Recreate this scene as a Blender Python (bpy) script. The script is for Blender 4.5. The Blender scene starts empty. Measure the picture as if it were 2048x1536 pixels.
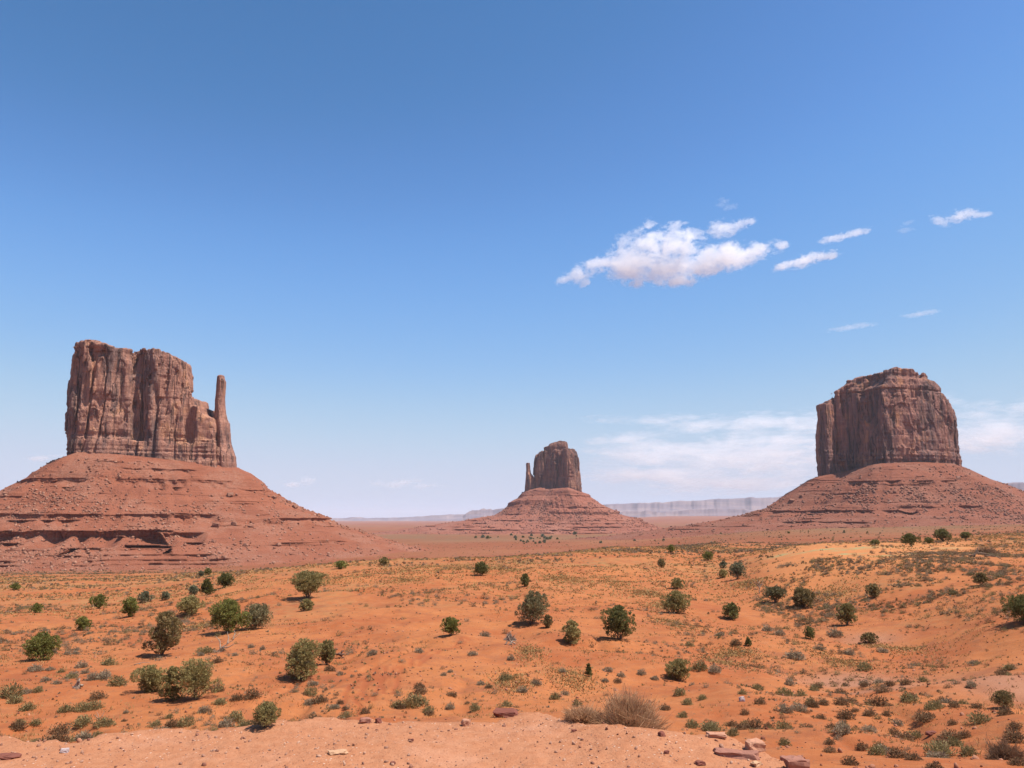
import bpy, math, random
import numpy as np
from mathutils import Vector, Matrix

# ------------------------------------------------------------------ camera, sky, sun, exposure
F, CX, CY = 1600.0, 1024.0, 768.0            # focal length and centre, in pixels of the 2048 px photograph
PITCH = math.radians(9.5)
EYE = 1.7
CP, SP = math.cos(PITCH), math.sin(PITCH)
SUN_EL, SUN_AZ = math.radians(62), math.radians(105)   # azimuth clockwise from the view direction (+Y)

sc = bpy.context.scene
COL = sc.collection
cam_d = bpy.data.cameras.new('camera')
cam_d.sensor_width = 36.0
cam_d.lens = 36.0 * F / 2048.0
cam_d.clip_start = 0.1
cam_d.clip_end = 200000.0
cam = bpy.data.objects.new('camera', cam_d)
COL.objects.link(cam)
cam.location = (0, 0, EYE)
cam.rotation_euler = (math.pi / 2 + PITCH, 0, 0)
sc.camera = cam

world = bpy.data.worlds.new('World')
sc.world = world
world.use_nodes = True
wn, wl = world.node_tree.nodes, world.node_tree.links
wn.clear()
w_out = wn.new('ShaderNodeOutputWorld')
w_bg = wn.new('ShaderNodeBackground')
w_sky = wn.new('ShaderNodeTexSky')
w_sky.sky_type = 'NISHITA'
w_sky.sun_disc = False
w_sky.sun_elevation = SUN_EL
w_sky.sun_rotation = SUN_AZ
w_sky.altitude = 1600
w_sky.air_density = 1.0
w_sky.dust_density = 1.0
w_sky.ozone_density = 2.0
w_bg.inputs['Strength'].default_value = 0.097
# the clear sky of the day: deeper overhead, milky towards the horizon
SKY_UNIT = 0.2108 / 1.5
w_in = wn.new('ShaderNodeVectorMath'); w_in.operation = 'SCALE'; w_in.inputs['Scale'].default_value = SKY_UNIT
w_cv = wn.new('ShaderNodeRGBCurve')
w_back = wn.new('ShaderNodeVectorMath'); w_back.operation = 'SCALE'; w_back.inputs['Scale'].default_value = 1.0 / SKY_UNIT
for ch, pts in enumerate([[(0.193,0.080),(0.228,0.112),(0.288,0.171),(0.406,0.272),(0.628,0.455),(0.91,0.575),(1.2,0.61),(1.5,0.62)],
                          [(0.332,0.226),(0.393,0.290),(0.474,0.381),(0.662,0.505),(0.952,0.630),(1.25,0.665),(1.5,0.67)],
                          [(0.628,0.525),(0.715,0.650),(0.848,0.795),(1.06,0.850),(1.28,0.835),(1.5,0.835)]]):
    cv = w_cv.mapping.curves[ch]
    cv.points[0].location = (0, 0)
    cv.points[1].location = (1, pts[-1][1] / 1.5)
    for x_, y_ in pts[:-1]: cv.points.new(x_ / 1.5, y_ / 1.5)
w_cv.mapping.update()
wl.new(w_sky.outputs[0], w_in.inputs[0])
wl.new(w_in.outputs[0], w_cv.inputs['Color'])
wl.new(w_cv.outputs[0], w_back.inputs[0])
wl.new(w_back.outputs[0], w_bg.inputs['Color'])
wl.new(w_bg.outputs[0], w_out.inputs['Surface'])

sun_d = bpy.data.lights.new('sun', 'SUN')
sun_d.energy = 3.25
sun_d.angle = math.radians(0.53)
sun_d.color = (1.0, 0.955, 0.89)
sun = bpy.data.objects.new('sun', sun_d)
COL.objects.link(sun)
SUN_DIR = Vector((math.sin(SUN_AZ) * math.cos(SUN_EL), math.cos(SUN_AZ) * math.cos(SUN_EL), math.sin(SUN_EL)))
sun.rotation_euler = SUN_DIR.to_track_quat('Z', 'Y').to_euler()

sc.view_settings.view_transform = 'Standard'
sc.view_settings.look = 'None'
sc.view_settings.gamma = 1.0
sc.view_settings.use_curve_mapping = False
sc.view_settings.exposure = 1.12
sc.cycles.max_bounces = 14
sc.cycles.diffuse_bounces = 3
sc.cycles.volume_bounces = 12
sc.cycles.transparent_max_bounces = 12
sc.cycles.use_denoising = True

rng = np.random.default_rng(7)
random.seed(7)

# ------------------------------------------------------------------ projection helpers
def slope_at(py):                              # height over distance of the sight line through row py
    a = CY - np.asarray(py, float)
    return (F * SP + a * CP) / (F * CP - a * SP)

def world_at(px, py, Y):                       # the point on that sight line at distance Y
    a = CY - py
    q = Y / (F * CP - a * SP)
    return np.array([(px - CX) * q, Y, EYE + (F * SP + a * CP) * q])

# ------------------------------------------------------------------ numpy noise
def _h(ix, iy, iz, seed):
    n = (ix.astype(np.int64) * 374761393 + iy.astype(np.int64) * 668265263 + iz.astype(np.int64) * 2147483647 + seed * 974711) & 0xffffffff
    n = ((n ^ (n >> 13)) * 1274126177) & 0xffffffff
    n = ((n ^ (n >> 16)) * 2246822519) & 0xffffffff
    n = n ^ (n >> 15)
    return (n & 0xffffff).astype(np.float32) / np.float32(0xffffff)

def vnoise(x, y, z=None, seed=0):
    x = np.asarray(x, np.float64); y = np.asarray(y, np.float64)
    x, y = np.broadcast_arrays(x, y)
    fx, fy = np.floor(x), np.floor(y)
    ux, uy = (x - fx).astype(np.float32), (y - fy).astype(np.float32)
    ux = ux * ux * (3 - 2 * ux); uy = uy * uy * (3 - 2 * uy)
    ix, iy = fx.astype(np.int64), fy.astype(np.int64)
    if z is None:
        iz = np.zeros_like(ix)
        a = _h(ix, iy, iz, seed) * (1 - ux) + _h(ix + 1, iy, iz, seed) * ux
        b = _h(ix, iy + 1, iz, seed) * (1 - ux) + _h(ix + 1, iy + 1, iz, seed) * ux
        return (a * (1 - uy) + b * uy) * 2 - 1
    z = np.broadcast_to(np.asarray(z, np.float64), x.shape)
    fz = np.floor(z); uz = (z - fz).astype(np.float32); uz = uz * uz * (3 - 2 * uz)
    iz = fz.astype(np.int64)
    def pl(k):
        a = _h(ix, iy, k, seed) * (1 - ux) + _h(ix + 1, iy, k, seed) * ux
        b = _h(ix, iy + 1, k, seed) * (1 - ux) + _h(ix + 1, iy + 1, k, seed) * ux
        return a * (1 - uy) + b * uy
    return (pl(iz) * (1 - uz) + pl(iz + 1) * uz) * 2 - 1

def fbm(x, y, z=None, seed=0, octaves=4, gain=0.5):
    r, a, f, t = 0.0, 1.0, 1.0, 0.0
    for o in range(octaves):
        r = r + a * vnoise(np.asarray(x) * f + 17.3 * o, np.asarray(y) * f - 9.1 * o, None if z is None else np.asarray(z) * f + 3.7 * o, seed + o)
        t += a; a *= gain; f *= 2.03
    return r / t

def sstep(a, b, x):
    t = np.clip((np.asarray(x, float) - a) / (b - a), 0, 1)
    return t * t * (3 - 2 * t)

# ------------------------------------------------------------------ mesh helpers
def mesh_np(name, V, faces, mats=None, smooth=False, attrs=None):
    """faces: list of (M,k) int arrays"""
    V = np.ascontiguousarray(V, np.float32)
    if not isinstance(faces, (list, tuple)): faces = [faces]
    faces = [np.asarray(f, np.int32) for f in faces if len(f)]
    me = bpy.data.meshes.new(name)
    me.vertices.add(len(V)); me.vertices.foreach_set('co', V.ravel())
    loops = np.concatenate([f.ravel() for f in faces])
    tot = np.concatenate([np.full(len(f), f.shape[1], np.int32) for f in faces])
    start = np.concatenate([[0], np.cumsum(tot)[:-1]]).astype(np.int32)
    me.loops.add(len(loops)); me.loops.foreach_set('vertex_index', loops)
    me.polygons.add(len(tot)); me.polygons.foreach_set('loop_start', start); me.polygons.foreach_set('loop_total', tot)
    if smooth: me.polygons.foreach_set('use_smooth', np.ones(len(tot), bool))
    for m in (mats if isinstance(mats, (list, tuple)) else [mats]):
        if m: me.materials.append(m)
    for an, arr in (attrs or {}).items():
        at = me.color_attributes.new(an, 'FLOAT_COLOR', 'POINT')
        c = np.ones((len(V), 4), np.float32); c[:, :arr.shape[1]] = arr
        at.data.foreach_set('color', c.ravel())
    me.update(calc_edges=True)
    return me

def link(name, me, parent=None, loc=None):
    o = bpy.data.objects.new(name, me)
    COL.objects.link(o)
    if parent: o.parent = parent
    if loc is not None: o.location = loc
    return o

def tag(o, label=None, cat=None, group=None, kind=None):
    if label: o['label'] = label
    if cat: o['category'] = cat
    if group: o['group'] = group
    if kind: o['kind'] = kind
    return o

def empty(name, loc):
    o = bpy.data.objects.new(name, None)
    o.empty_display_size = 0.3
    COL.objects.link(o); o.location = loc
    return o

class MB:                                       # collects vertices and faces of one mesh
    def __init__(s): s.v, s.q, s.t, s.n = [], [], [], 0
    def add(s, V, quads=None, tris=None):
        V = np.asarray(V, np.float32)
        if quads is not None and len(quads): s.q.append(np.asarray(quads, np.int32) + s.n)
        if tris is not None and len(tris): s.t.append(np.asarray(tris, np.int32) + s.n)
        s.v.append(V); s.n += len(V)
    def mesh(s, name, mat, smooth=False):
        f = []
        if s.q: f.append(np.concatenate(s.q))
        if s.t: f.append(np.concatenate(s.t))
        return mesh_np(name, np.concatenate(s.v), f, mat, smooth)

def tube(mb, path, radii, sides=6):
    P = np.asarray(path, float); n = len(P)
    T = np.gradient(P, axis=0); T /= np.linalg.norm(T, axis=1)[:, None] + 1e-9
    ref = np.array([0.31, 0.12, 0.94]) if abs(T[0][2]) < 0.8 else np.array([0.94, 0.2, 0.1])
    A = np.cross(T, ref); A /= np.linalg.norm(A, axis=1)[:, None] + 1e-9
    B = np.cross(T, A)
    ang = np.linspace(0, 2 * math.pi, sides, endpoint=False)
    V = (P[:, None, :] + np.asarray(radii)[:, None, None] * (np.cos(ang)[None, :, None] * A[:, None, :] + np.sin(ang)[None, :, None] * B[:, None, :])).reshape(-1, 3)
    i = np.arange(n - 1)[:, None] * sides; j = np.arange(sides)[None, :]; k = (j + 1) % sides
    Q = np.stack([i + j, i + k, i + sides + k, i + sides + j], -1).reshape(-1, 4)
    base = np.arange(sides)
    caps = [[(n - 1) * sides, (n - 1) * sides + a, (n - 1) * sides + a + 1] for a in range(1, sides - 1)] + [[0, a + 1, a] for a in range(1, sides - 1)]
    mb.add(V, Q, caps)

def surface_nets(Fv, origin, h):
    """mesh of the zero surface of a sampled distance field (negative inside)"""
    S = Fv < 0
    nx, ny, nz = Fv.shape
    cs = np.zeros((nx - 1, ny - 1, nz - 1), np.int8)
    for dx in (0, 1):
        for dy in (0, 1):
            for dz in (0, 1):
                cs += S[dx:nx - 1 + dx, dy:ny - 1 + dy, dz:nz - 1 + dz]
    act = (cs > 0) & (cs < 8)
    I = np.argwhere(act)
    idx = np.full(act.shape, -1, np.int32); idx[act] = np.arange(len(I), dtype=np.int32)
    acc = np.zeros((len(I), 3)); cnt = np.zeros(len(I))
    corners = [(a, b, c) for a in (0, 1) for b in (0, 1) for c in (0, 1)]
    val = {c: Fv[I[:, 0] + c[0], I[:, 1] + c[1], I[:, 2] + c[2]] for c in corners}
    for c in corners:
        for ax in range(3):
            if c[ax] == 0:
                d = list(c); d[ax] = 1; d = tuple(d)
                a, b = val[c], val[d]
                m = (a < 0) != (b < 0)
                t = np.where(m, a / np.where(m, a - b, 1), 0)
                p = np.array(c, float)[None, :].repeat(len(I), 0); p[:, ax] += t
                acc[m] += p[m]; cnt[m] += 1
    V = (I + acc / cnt[:, None]) * np.asarray(h) + np.asarray(origin)
    quads = []
    for ax in range(3):
        a1, a2 = [(1, 2), (2, 0), (0, 1)][ax]
        sl = [slice(1, -1)] * 3; sl[ax] = slice(0, -1)
        sh = list(sl); sh[ax] = slice(1, None)
        lo, hi = S[tuple(sl)], S[tuple(sh)]
        for flip, m in ((False, lo & ~hi), (True, ~lo & hi)):
            E = np.argwhere(m)
            if not len(E): continue
            off = np.ones(3, int); off[ax] = 0
            E = E + off
            def cell(d1, d2):
                c = E.copy(); c[:, a1] -= d1; c[:, a2] -= d2
                return idx[c[:, 0], c[:, 1], c[:, 2]]
            q = np.stack([cell(1, 1), cell(0, 1), cell(0, 0), cell(1, 0)], 1)
            if flip: q = q[:, ::-1]
            quads.append(q)
    Q = np.concatenate(quads)
    return V, Q[(Q >= 0).all(1)]

# ------------------------------------------------------------------ material helper
class NT:
    def __init__(s, name):
        s.m = bpy.data.materials.new(name); s.m.use_nodes = True
        s.n, s.l = s.m.node_tree.nodes, s.m.node_tree.links
        s.n.clear()
        s.out = s.n.new('ShaderNodeOutputMaterial')
    def new(s, t, **kw):
        n = s.n.new(t)
        for k, v in kw.items(): setattr(n, k, v)
        return n
    def put(s, sock, v):
        if isinstance(v, bpy.types.NodeSocket): s.l.new(v, sock)
        elif isinstance(v, (tuple, list)):
            d = sock.default_value
            if len(v) == 3 and len(d) == 4: v = (*v, 1.0)
            sock.default_value = v
        else: sock.default_value = v
    def pos(s, scale=(1, 1, 1), coord='pos'):
        if coord == 'pos': o = s.new('ShaderNodeNewGeometry').outputs['Position']
        else: o = s.new('ShaderNodeTexCoord').outputs['Object']
        mp = s.new('ShaderNodeMapping'); s.put(mp.inputs['Vector'], o); mp.inputs['Scale'].default_value = scale
        return mp.outputs[0]
    def noise(s, vec, scale, detail=4, rough=0.55, dist=0.0, out='Fac'):
        n = s.new('ShaderNodeTexNoise'); s.put(n.inputs['Vector'], vec)
        n.inputs['Scale'].default_value = scale; n.inputs['Detail'].default_value = detail
        n.inputs['Roughness'].default_value = rough; n.inputs['Distortion'].default_value = dist
        return n.outputs[out]
    def ramp(s, v, a, b, lo=0.0, hi=1.0, smooth=True):
        n = s.new('ShaderNodeMapRange'); n.interpolation_type = 'SMOOTHSTEP' if smooth else 'LINEAR'
        s.put(n.inputs['Value'], v); n.inputs['From Min'].default_value = a; n.inputs['From Max'].default_value = b
        n.inputs['To Min'].default_value = lo; n.inputs['To Max'].default_value = hi
        return n.outputs[0]
    def math(s, op, a, b=0.0, c=0.0):
        n = s.new('ShaderNodeMath', operation=op); s.put(n.inputs[0], a); s.put(n.inputs[1], b)
        s.put(n.inputs[2], c)
        return n.outputs[0]
    def vmath(s, op, a, b=(0, 0, 0), out=0):
        n = s.new('ShaderNodeVectorMath', operation=op); s.put(n.inputs[0], a); s.put(n.inputs[1], b)
        return n.outputs[out]
    def mix(s, f, a, b, mode='MIX'):
        n = s.new('ShaderNodeMix', data_type='RGBA', blend_type=mode)
        s.put(n.inputs[0], f); s.put(n.inputs[6], a); s.put(n.inputs[7], b)
        return n.outputs[2]
    def attr(s, name):
        n = s.new('ShaderNodeAttribute', attribute_name=name)
        sp = s.new('ShaderNodeSeparateColor'); s.put(sp.inputs[0], n.outputs['Color'])
        return sp.outputs
    def bump(s, h, strength=0.5, dist=0.1, normal=None):
        n = s.new('ShaderNodeBump'); s.put(n.inputs['Height'], h)
        n.inputs['Strength'].default_value = strength; n.inputs['Distance'].default_value = dist
        if normal is not None: s.put(n.inputs['Normal'], normal)
        return n.outputs[0]
    def finish(s, color, rough=0.95, normal=None, spec=0.1, trans=0.0):
        b = s.new('ShaderNodeBsdfPrincipled')
        s.put(b.inputs['Base Color'], color); s.put(b.inputs['Roughness'], rough)
        b.inputs['Specular IOR Level'].default_value = spec
        if normal is not None: s.put(b.inputs['Normal'], normal)
        sh = b.outputs[0]
        if trans:
            t = s.new('ShaderNodeBsdfTranslucent'); s.put(t.inputs['Color'], color)
            mx = s.new('ShaderNodeMixShader'); mx.inputs[0].default_value = trans
            s.l.new(sh, mx.inputs[1]); s.l.new(t.outputs[0], mx.inputs[2]); sh = mx.outputs[0]
        s.l.new(sh, s.out.inputs['Surface'])
        return s.m
# ------------------------------------------------------------------ terrain height
def pchip(x, y, xs):
    x = np.asarray(x, float); y = np.asarray(y, float)
    h = np.diff(x); d = np.diff(y) / h
    m = np.zeros_like(y); m[0], m[-1] = d[0], d[-1]
    for i in range(1, len(x) - 1):
        if d[i - 1] * d[i] > 0:
            w1, w2 = 2 * h[i] + h[i - 1], h[i] + 2 * h[i - 1]
            m[i] = (w1 + w2) / (w1 / d[i - 1] + w2 / d[i])
    k = np.clip(np.searchsorted(x, xs) - 1, 0, len(x) - 2)
    t = np.clip((xs - x[k]) / h[k], 0, 1)
    return ((2 * t**3 - 3 * t**2 + 1) * y[k] + (t**3 - 2 * t**2 + t) * h[k] * m[k]
            + (-2 * t**3 + 3 * t**2) * y[k + 1] + (t**3 - t**2) * h[k] * m[k + 1])

FARR = [(5000, 1051), (10000, 1038), (15000, 1030), (18000, 1028), (60000, 1028)]
FAR = [(5000, 1055), (10000, 1047), (20000, 1042), (60000, 1040)]
PROFILE = {   # per column of the view: (distance, row at which the ground there is seen)
    -500: [(24,1500),(32,1450),(46,1352),(60,1300),(90,1245),(145,1198),(230,1168),(420,1147),(900,1142),(1500,1110),(3000,1076)] + FAR,
    0:    [(24,1500),(32,1450),(46,1352),(60,1300),(90,1245),(145,1198),(230,1168),(420,1147),(900,1142),(1500,1110),(3000,1076)] + FAR,
    300:  [(24,1500),(32,1448),(40,1395),(55,1318),(80,1255),(120,1213),(200,1172),(420,1144),(900,1137),(1500,1108),(3000,1074)] + FAR,
    550:  [(24,1500),(32,1446),(40,1390),(52,1322),(70,1256),(95,1203),(130,1165),(190,1138),(260,1138),(420,1147),(900,1128),(1500,1100),(3000,1070)] + FAR,
    750:  [(24,1498),(32,1440),(40,1388),(52,1318),(70,1250),(95,1196),(130,1154),(170,1131),(210,1123),(260,1125),(420,1148),(1000,1110),(1500,1090),(2500,1071)] + FAR,
    950:  [(24,1498),(32,1440),(40,1390),(52,1322),(70,1256),(95,1198),(130,1152),(180,1124),(220,1117),(280,1121),(450,1138),(1000,1102),(1500,1086),(2500,1070)] + FAR,
    1150: [(24,1498),(32,1442),(40,1390),(52,1322),(70,1260),(95,1204),(130,1156),(170,1124),(220,1107),(260,1103),(320,1108),(500,1122),(1000,1096),(1500,1082),(2500,1069)] + FAR,
    1300: [(24,1498),(32,1444),(40,1390),(52,1324),(70,1264),(95,1208),(130,1160),(170,1128),(220,1103),(280,1092),(340,1094),(600,1103),(1000,1090),(1500,1078),(2500,1066)] + FARR,
    1450: [(24,1500),(32,1446),(40,1394),(52,1332),(72,1268),(100,1210),(130,1172),(170,1138),(220,1110),(300,1092),(420,1083),(600,1080),(1000,1073),(1500,1066),(2500,1058)] + FARR,
    1600: [(24,1505),(32,1452),(40,1400),(52,1340),(72,1282),(86,1246),(98,1206),(110,1160),(124,1118),(145,1098),(172,1089),(195,1088),(260,1103),(340,1098),(500,1078),(800,1067),(1400,1059),(2500,1053)] + FARR,
    1800: [(24,1508),(32,1456),(40,1402),(52,1344),(66,1294),(76,1246),(87,1196),(99,1150),(114,1115),(140,1100),(175,1089),(205,1086),(260,1092),(400,1076),(800,1062),(1400,1056),(2500,1050)] + FARR,
    2048: [(22,1515),(28,1470),(36,1404),(45,1335),(52,1280),(60,1236),(75,1180),(95,1140),(130,1112),(180,1091),(250,1074),(400,1062),(800,1054),(1400,1050),(2500,1047)] + FARR,
    2600: [(22,1515),(28,1470),(36,1404),(45,1335),(52,1280),(60,1236),(75,1180),(95,1140),(130,1112),(180,1091),(250,1074),(400,1062),(800,1054),(1400,1050),(2500,1047)] + FARR,
}
GP = np.arange(-500, 2601, 20.0)
GL = np.linspace(math.log(20), math.log(60000), 420)
_pk = sorted(PROFILE)
_tab = np.stack([pchip(np.log([a for a, b in PROFILE[k]]), slope_at([b for a, b in PROFILE[k]]), GL) for k in _pk])
TAB = np.stack([np.interp(GP, _pk, _tab[:, j]) for j in range(len(GL))], 1)
_kern = np.exp(-0.5 * (np.arange(-6, 7) / 2.6) ** 2); _kern /= _kern.sum()
_pad = np.concatenate([TAB[:1].repeat(6, 0), TAB, TAB[-1:].repeat(6, 0)])
TAB = sum(_kern[i] * _pad[i:i + len(GP)] for i in range(13))

def bil(T, a, b):
    a = np.clip(a, 0, T.shape[0] - 1.001); b = np.clip(b, 0, T.shape[1] - 1.001)
    i, j = a.astype(int), b.astype(int); u, v = a - i, b - j
    return (T[i, j] * (1 - u) * (1 - v) + T[i + 1, j] * u * (1 - v) + T[i, j + 1] * (1 - u) * v + T[i + 1, j + 1] * u * v)

_EDGE = [(-500,1482),(0,1474),(100,1472),(376,1461),(512,1454),(640,1442),(700,1437),(752,1430),(860,1434),(988,1437),(1040,1424),(1100,1430),(1162,1437),(1231,1453),(1330,1463),(1433,1469),(1515,1492),(1587,1526),(1680,1580),(1900,1640),(2600,1640)]
def view_coords(x, y):
    phi = np.clip(np.arctan2(x, y), -math.radians(47), math.radians(47))
    c = CX + F / CP * np.tan(phi)
    Y = np.hypot(x, y) * np.cos(phi)
    return c, Y

def edge_dist(c):
    py = np.interp(c, [e[0] for e in _EDGE], [e[1] for e in _EDGE])
    return -EYE / slope_at(py)

TRACKS = [[(690,1470),(705,1430),(698,1395),(715,1370),(760,1350),(800,1335)], [(830,1330),(870,1300),(930,1280)], [(740,1400),(745,1360),(790,1345)], [(775,1385),(780,1350),(760,1335)], [(560,1060)]]
def terrain_z(x, y, detail=True):
    x = np.asarray(x, float); y = np.asarray(y, float)
    c, Y = view_coords(x, y)
    t = bil(TAB, (c - GP[0]) / 20.0, (np.log(np.maximum(Y, 20)) - GL[0]) / (GL[1] - GL[0]))
    zp = EYE + t * np.maximum(Y, 20)
    e = edge_dist(c)
    if detail:
        e = e + 0.22 * vnoise(x * 1.7, y * 1.7, seed=5) + 0.10 * vnoise(x * 5, y * 5, seed=6)
    s = np.clip((Y - e) / (20 - e), 0, 1)
    near = sstep(8, 25, Y) * (1 - sstep(250, 500, Y))
    mid = sstep(350, 900, Y) * (1 - sstep(6000, 16000, Y))
    if detail:
        zp = zp + near * (0.62 * fbm(x / 17, y / 17, seed=11, octaves=3) + 0.27 * vnoise(x / 3.6, y / 3.6, seed=14) * (0.35 + sstep(-0.2, 0.5, vnoise(x / 30, y / 30, seed=15))) + 0.07 * vnoise(x / 1.2, y / 1.2, seed=16))
        rill = np.abs(vnoise(x / 4.2 + 0.6 * vnoise(x / 9, y / 9, seed=70), y / 13, seed=71))
        zp = zp - near * 0.22 * (1 - sstep(0.0, 0.16, rill)) * sstep(0.0, 0.5, vnoise(x / 28, y / 28, seed=72))
        zp = zp + mid * (5.0 * fbm(x / 320, y / 320, seed=21, octaves=4) + 0.7 * fbm(x / 30, y / 30, seed=22, octaves=2))
        zl = 0.035 * fbm(x / 1.3, y / 1.3, seed=31, octaves=3) + 0.10 * sstep(e - 1.0, e, Y) * vnoise(x * 1.1, y * 1.1, seed=32) * 0.5 + 0.012 * fbm(x * 7, y * 7, seed=33, octaves=2)
    else:
        zl = 0.0
    return np.where(s > 0, zl + (zp - zl) * np.power(s, 0.8), zl)

def ground_hit(px, py, y0=2.0, y1=4000.0):
    """first point of the ground on the sight line through pixel (px, py)"""
    Ys = np.exp(np.linspace(math.log(y0), math.log(y1), 2400))
    a = CY - py
    q = Ys / (F * CP - a * SP)
    xs, zs = (px - CX) * q, EYE + (F * SP + a * CP) * q
    g = terrain_z(xs, Ys)
    k = np.argmax(g > zs)
    if not (g > zs).any(): return None
    return np.array([xs[k], Ys[k], g[k]])

# ------------------------------------------------------------------ ground material
def make_ground_mat():
    t = NT('desert ground')
    P = t.pos()
    zr, zg, zb = t.attr('zone')[:3]           # ledge gravel, pale dune sand, valley floor
    sr, sg, sb = t.attr('soil')[:3]           # grey clay, dry grass cover, tyre ruts
    n1 = t.noise(P, 0.12, 5, 0.6); n2 = t.noise(P, 1.1, 6, 0.65); n3 = t.noise(P, 9.0, 5, 0.7); n4 = t.noise(P, 55.0, 3, 0.7)
    sand = t.mix(t.ramp(n1, 0.35, 0.68), (0.375, 0.130, 0.046), (0.305, 0.088, 0.032))
    sand = t.mix(t.ramp(n2, 0.4, 0.75, 0, 0.45), sand, (0.43, 0.178, 0.076))
    sand = t.mix(t.ramp(n3, 0.55, 0.8, 0, 0.35), sand, (0.22, 0.068, 0.033))
    dune = t.mix(t.ramp(n2, 0.3, 0.7), (0.48, 0.192, 0.072), (0.43, 0.158, 0.057))
    sand = t.mix(t.ramp(t.noise(P, 0.32, 6, 0.7, 0.5), 0.50, 0.66, 0, 0.6), sand, (0.24, 0.08, 0.038))
    sand = t.mix(t.ramp(t.noise(P, 2.6, 5, 0.75), 0.52, 0.62, 0, 0.5), sand, (0.225, 0.10, 0.05))
    c = t.mix(zg, sand, dune)
    mr = t.attr('moss')[0]
    c = t.mix(t.math('MULTIPLY', mr, t.ramp(n2, 0.38, 0.55)), c, (0.21, 0.27, 0.13))
    c = t.mix(t.math('MULTIPLY', sr, 0.85), c, t.mix(n2, (0.30, 0.135, 0.078), (0.34, 0.165, 0.10)))
    grass = t.mix(t.ramp(n3, 0.35, 0.65), (0.31, 0.165, 0.070), (0.24, 0.15, 0.065))
    c = t.mix(t.math('MULTIPLY', sg, t.ramp(t.noise(P, 0.7, 5, 0.7), 0.42, 0.6, 0, 0.75)), c, grass)
    c = t.mix(t.math('MULTIPLY', sb, 0.55), c, (0.27, 0.066, 0.027))
    # ledge: pinkish gravel with chips
    grav = t.mix(t.ramp(n3, 0.3, 0.7), (0.42, 0.187, 0.097), (0.37, 0.148, 0.071))
    grav = t.mix(t.ramp(n2, 0.5, 0.75, 0, 0.6), grav, (0.48, 0.24, 0.145))
    vor = t.new('ShaderNodeTexVoronoi'); t.put(vor.inputs['Vector'], P); vor.inputs['Scale'].default_value = 38.0
    sep = t.new('ShaderNodeSeparateColor'); t.put(sep.inputs[0], vor.outputs['Color'])
    chip = t.math('MULTIPLY', t.ramp(vor.outputs['Distance'], 0.22, 0.34, 1, 0), t.math('MULTIPLY', t.ramp(sep.outputs[0], 0.72, 0.78), t.ramp(t.noise(P, 0.9, 4, 0.6), 0.40, 0.60, 0.12, 1.0)))
    chipc = t.mix(t.ramp(sep.outputs[1], 0.62, 0.66), (0.24, 0.09, 0.06), (0.66, 0.47, 0.36))
    grav = t.mix(t.math('MULTIPLY', chip, 0.85), grav, chipc)
    grav = t.mix(t.ramp(n4, 0.52, 0.7, 0, 0.5), grav, (0.28, 0.105, 0.052))
    c = t.mix(zr, c, grav)
    # valley floor: red earth speckled with scrub
    v1 = t.noise(P, 0.004, 6, 0.6); v2 = t.noise(P, 0.05, 6, 0.7); v3 = t.noise(P, 0.28, 4, 0.75)
    val = t.mix(t.ramp(v1, 0.4, 0.62), (0.235, 0.078, 0.038), (0.26, 0.102, 0.050))
    val = t.mix(t.ramp(v2, 0.5, 0.7, 0, 0.5), val, (0.32, 0.135, 0.068))
    scrub = t.math('MULTIPLY', sg, t.ramp(v2, 0.36, 0.6, 0.25, 1.0))
    val = t.mix(t.math('MULTIPLY', scrub, 0.75), val, t.mix(v3, (0.125, 0.092, 0.048), (0.19, 0.125, 0.068)))
    val = t.mix(t.ramp(v3, 0.58, 0.72, 0, 0.55), val, (0.11, 0.075, 0.04))
    c = t.mix(zb, c, val)
    vb = t.new('ShaderNodeTexVoronoi'); t.put(vb.inputs['Vector'], P); vb.inputs['Scale'].default_value = 22.0
    h = t.math('ADD', t.math('MULTIPLY', n3, 0.6), t.math('MULTIPLY', n4, 0.12))
    h = t.math('ADD', h, t.math('MULTIPLY', t.math('MULTIPLY', zr, chip), 0.25))
    nrm = t.bump(h, 0.55, 0.10)
    nrm = t.bump(t.math('MULTIPLY', v3, zb), 0.6, 1.6, nrm)
    return t.finish(c, 0.95, nrm, 0.05)

MAT_GROUND = make_ground_mat()

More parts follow.
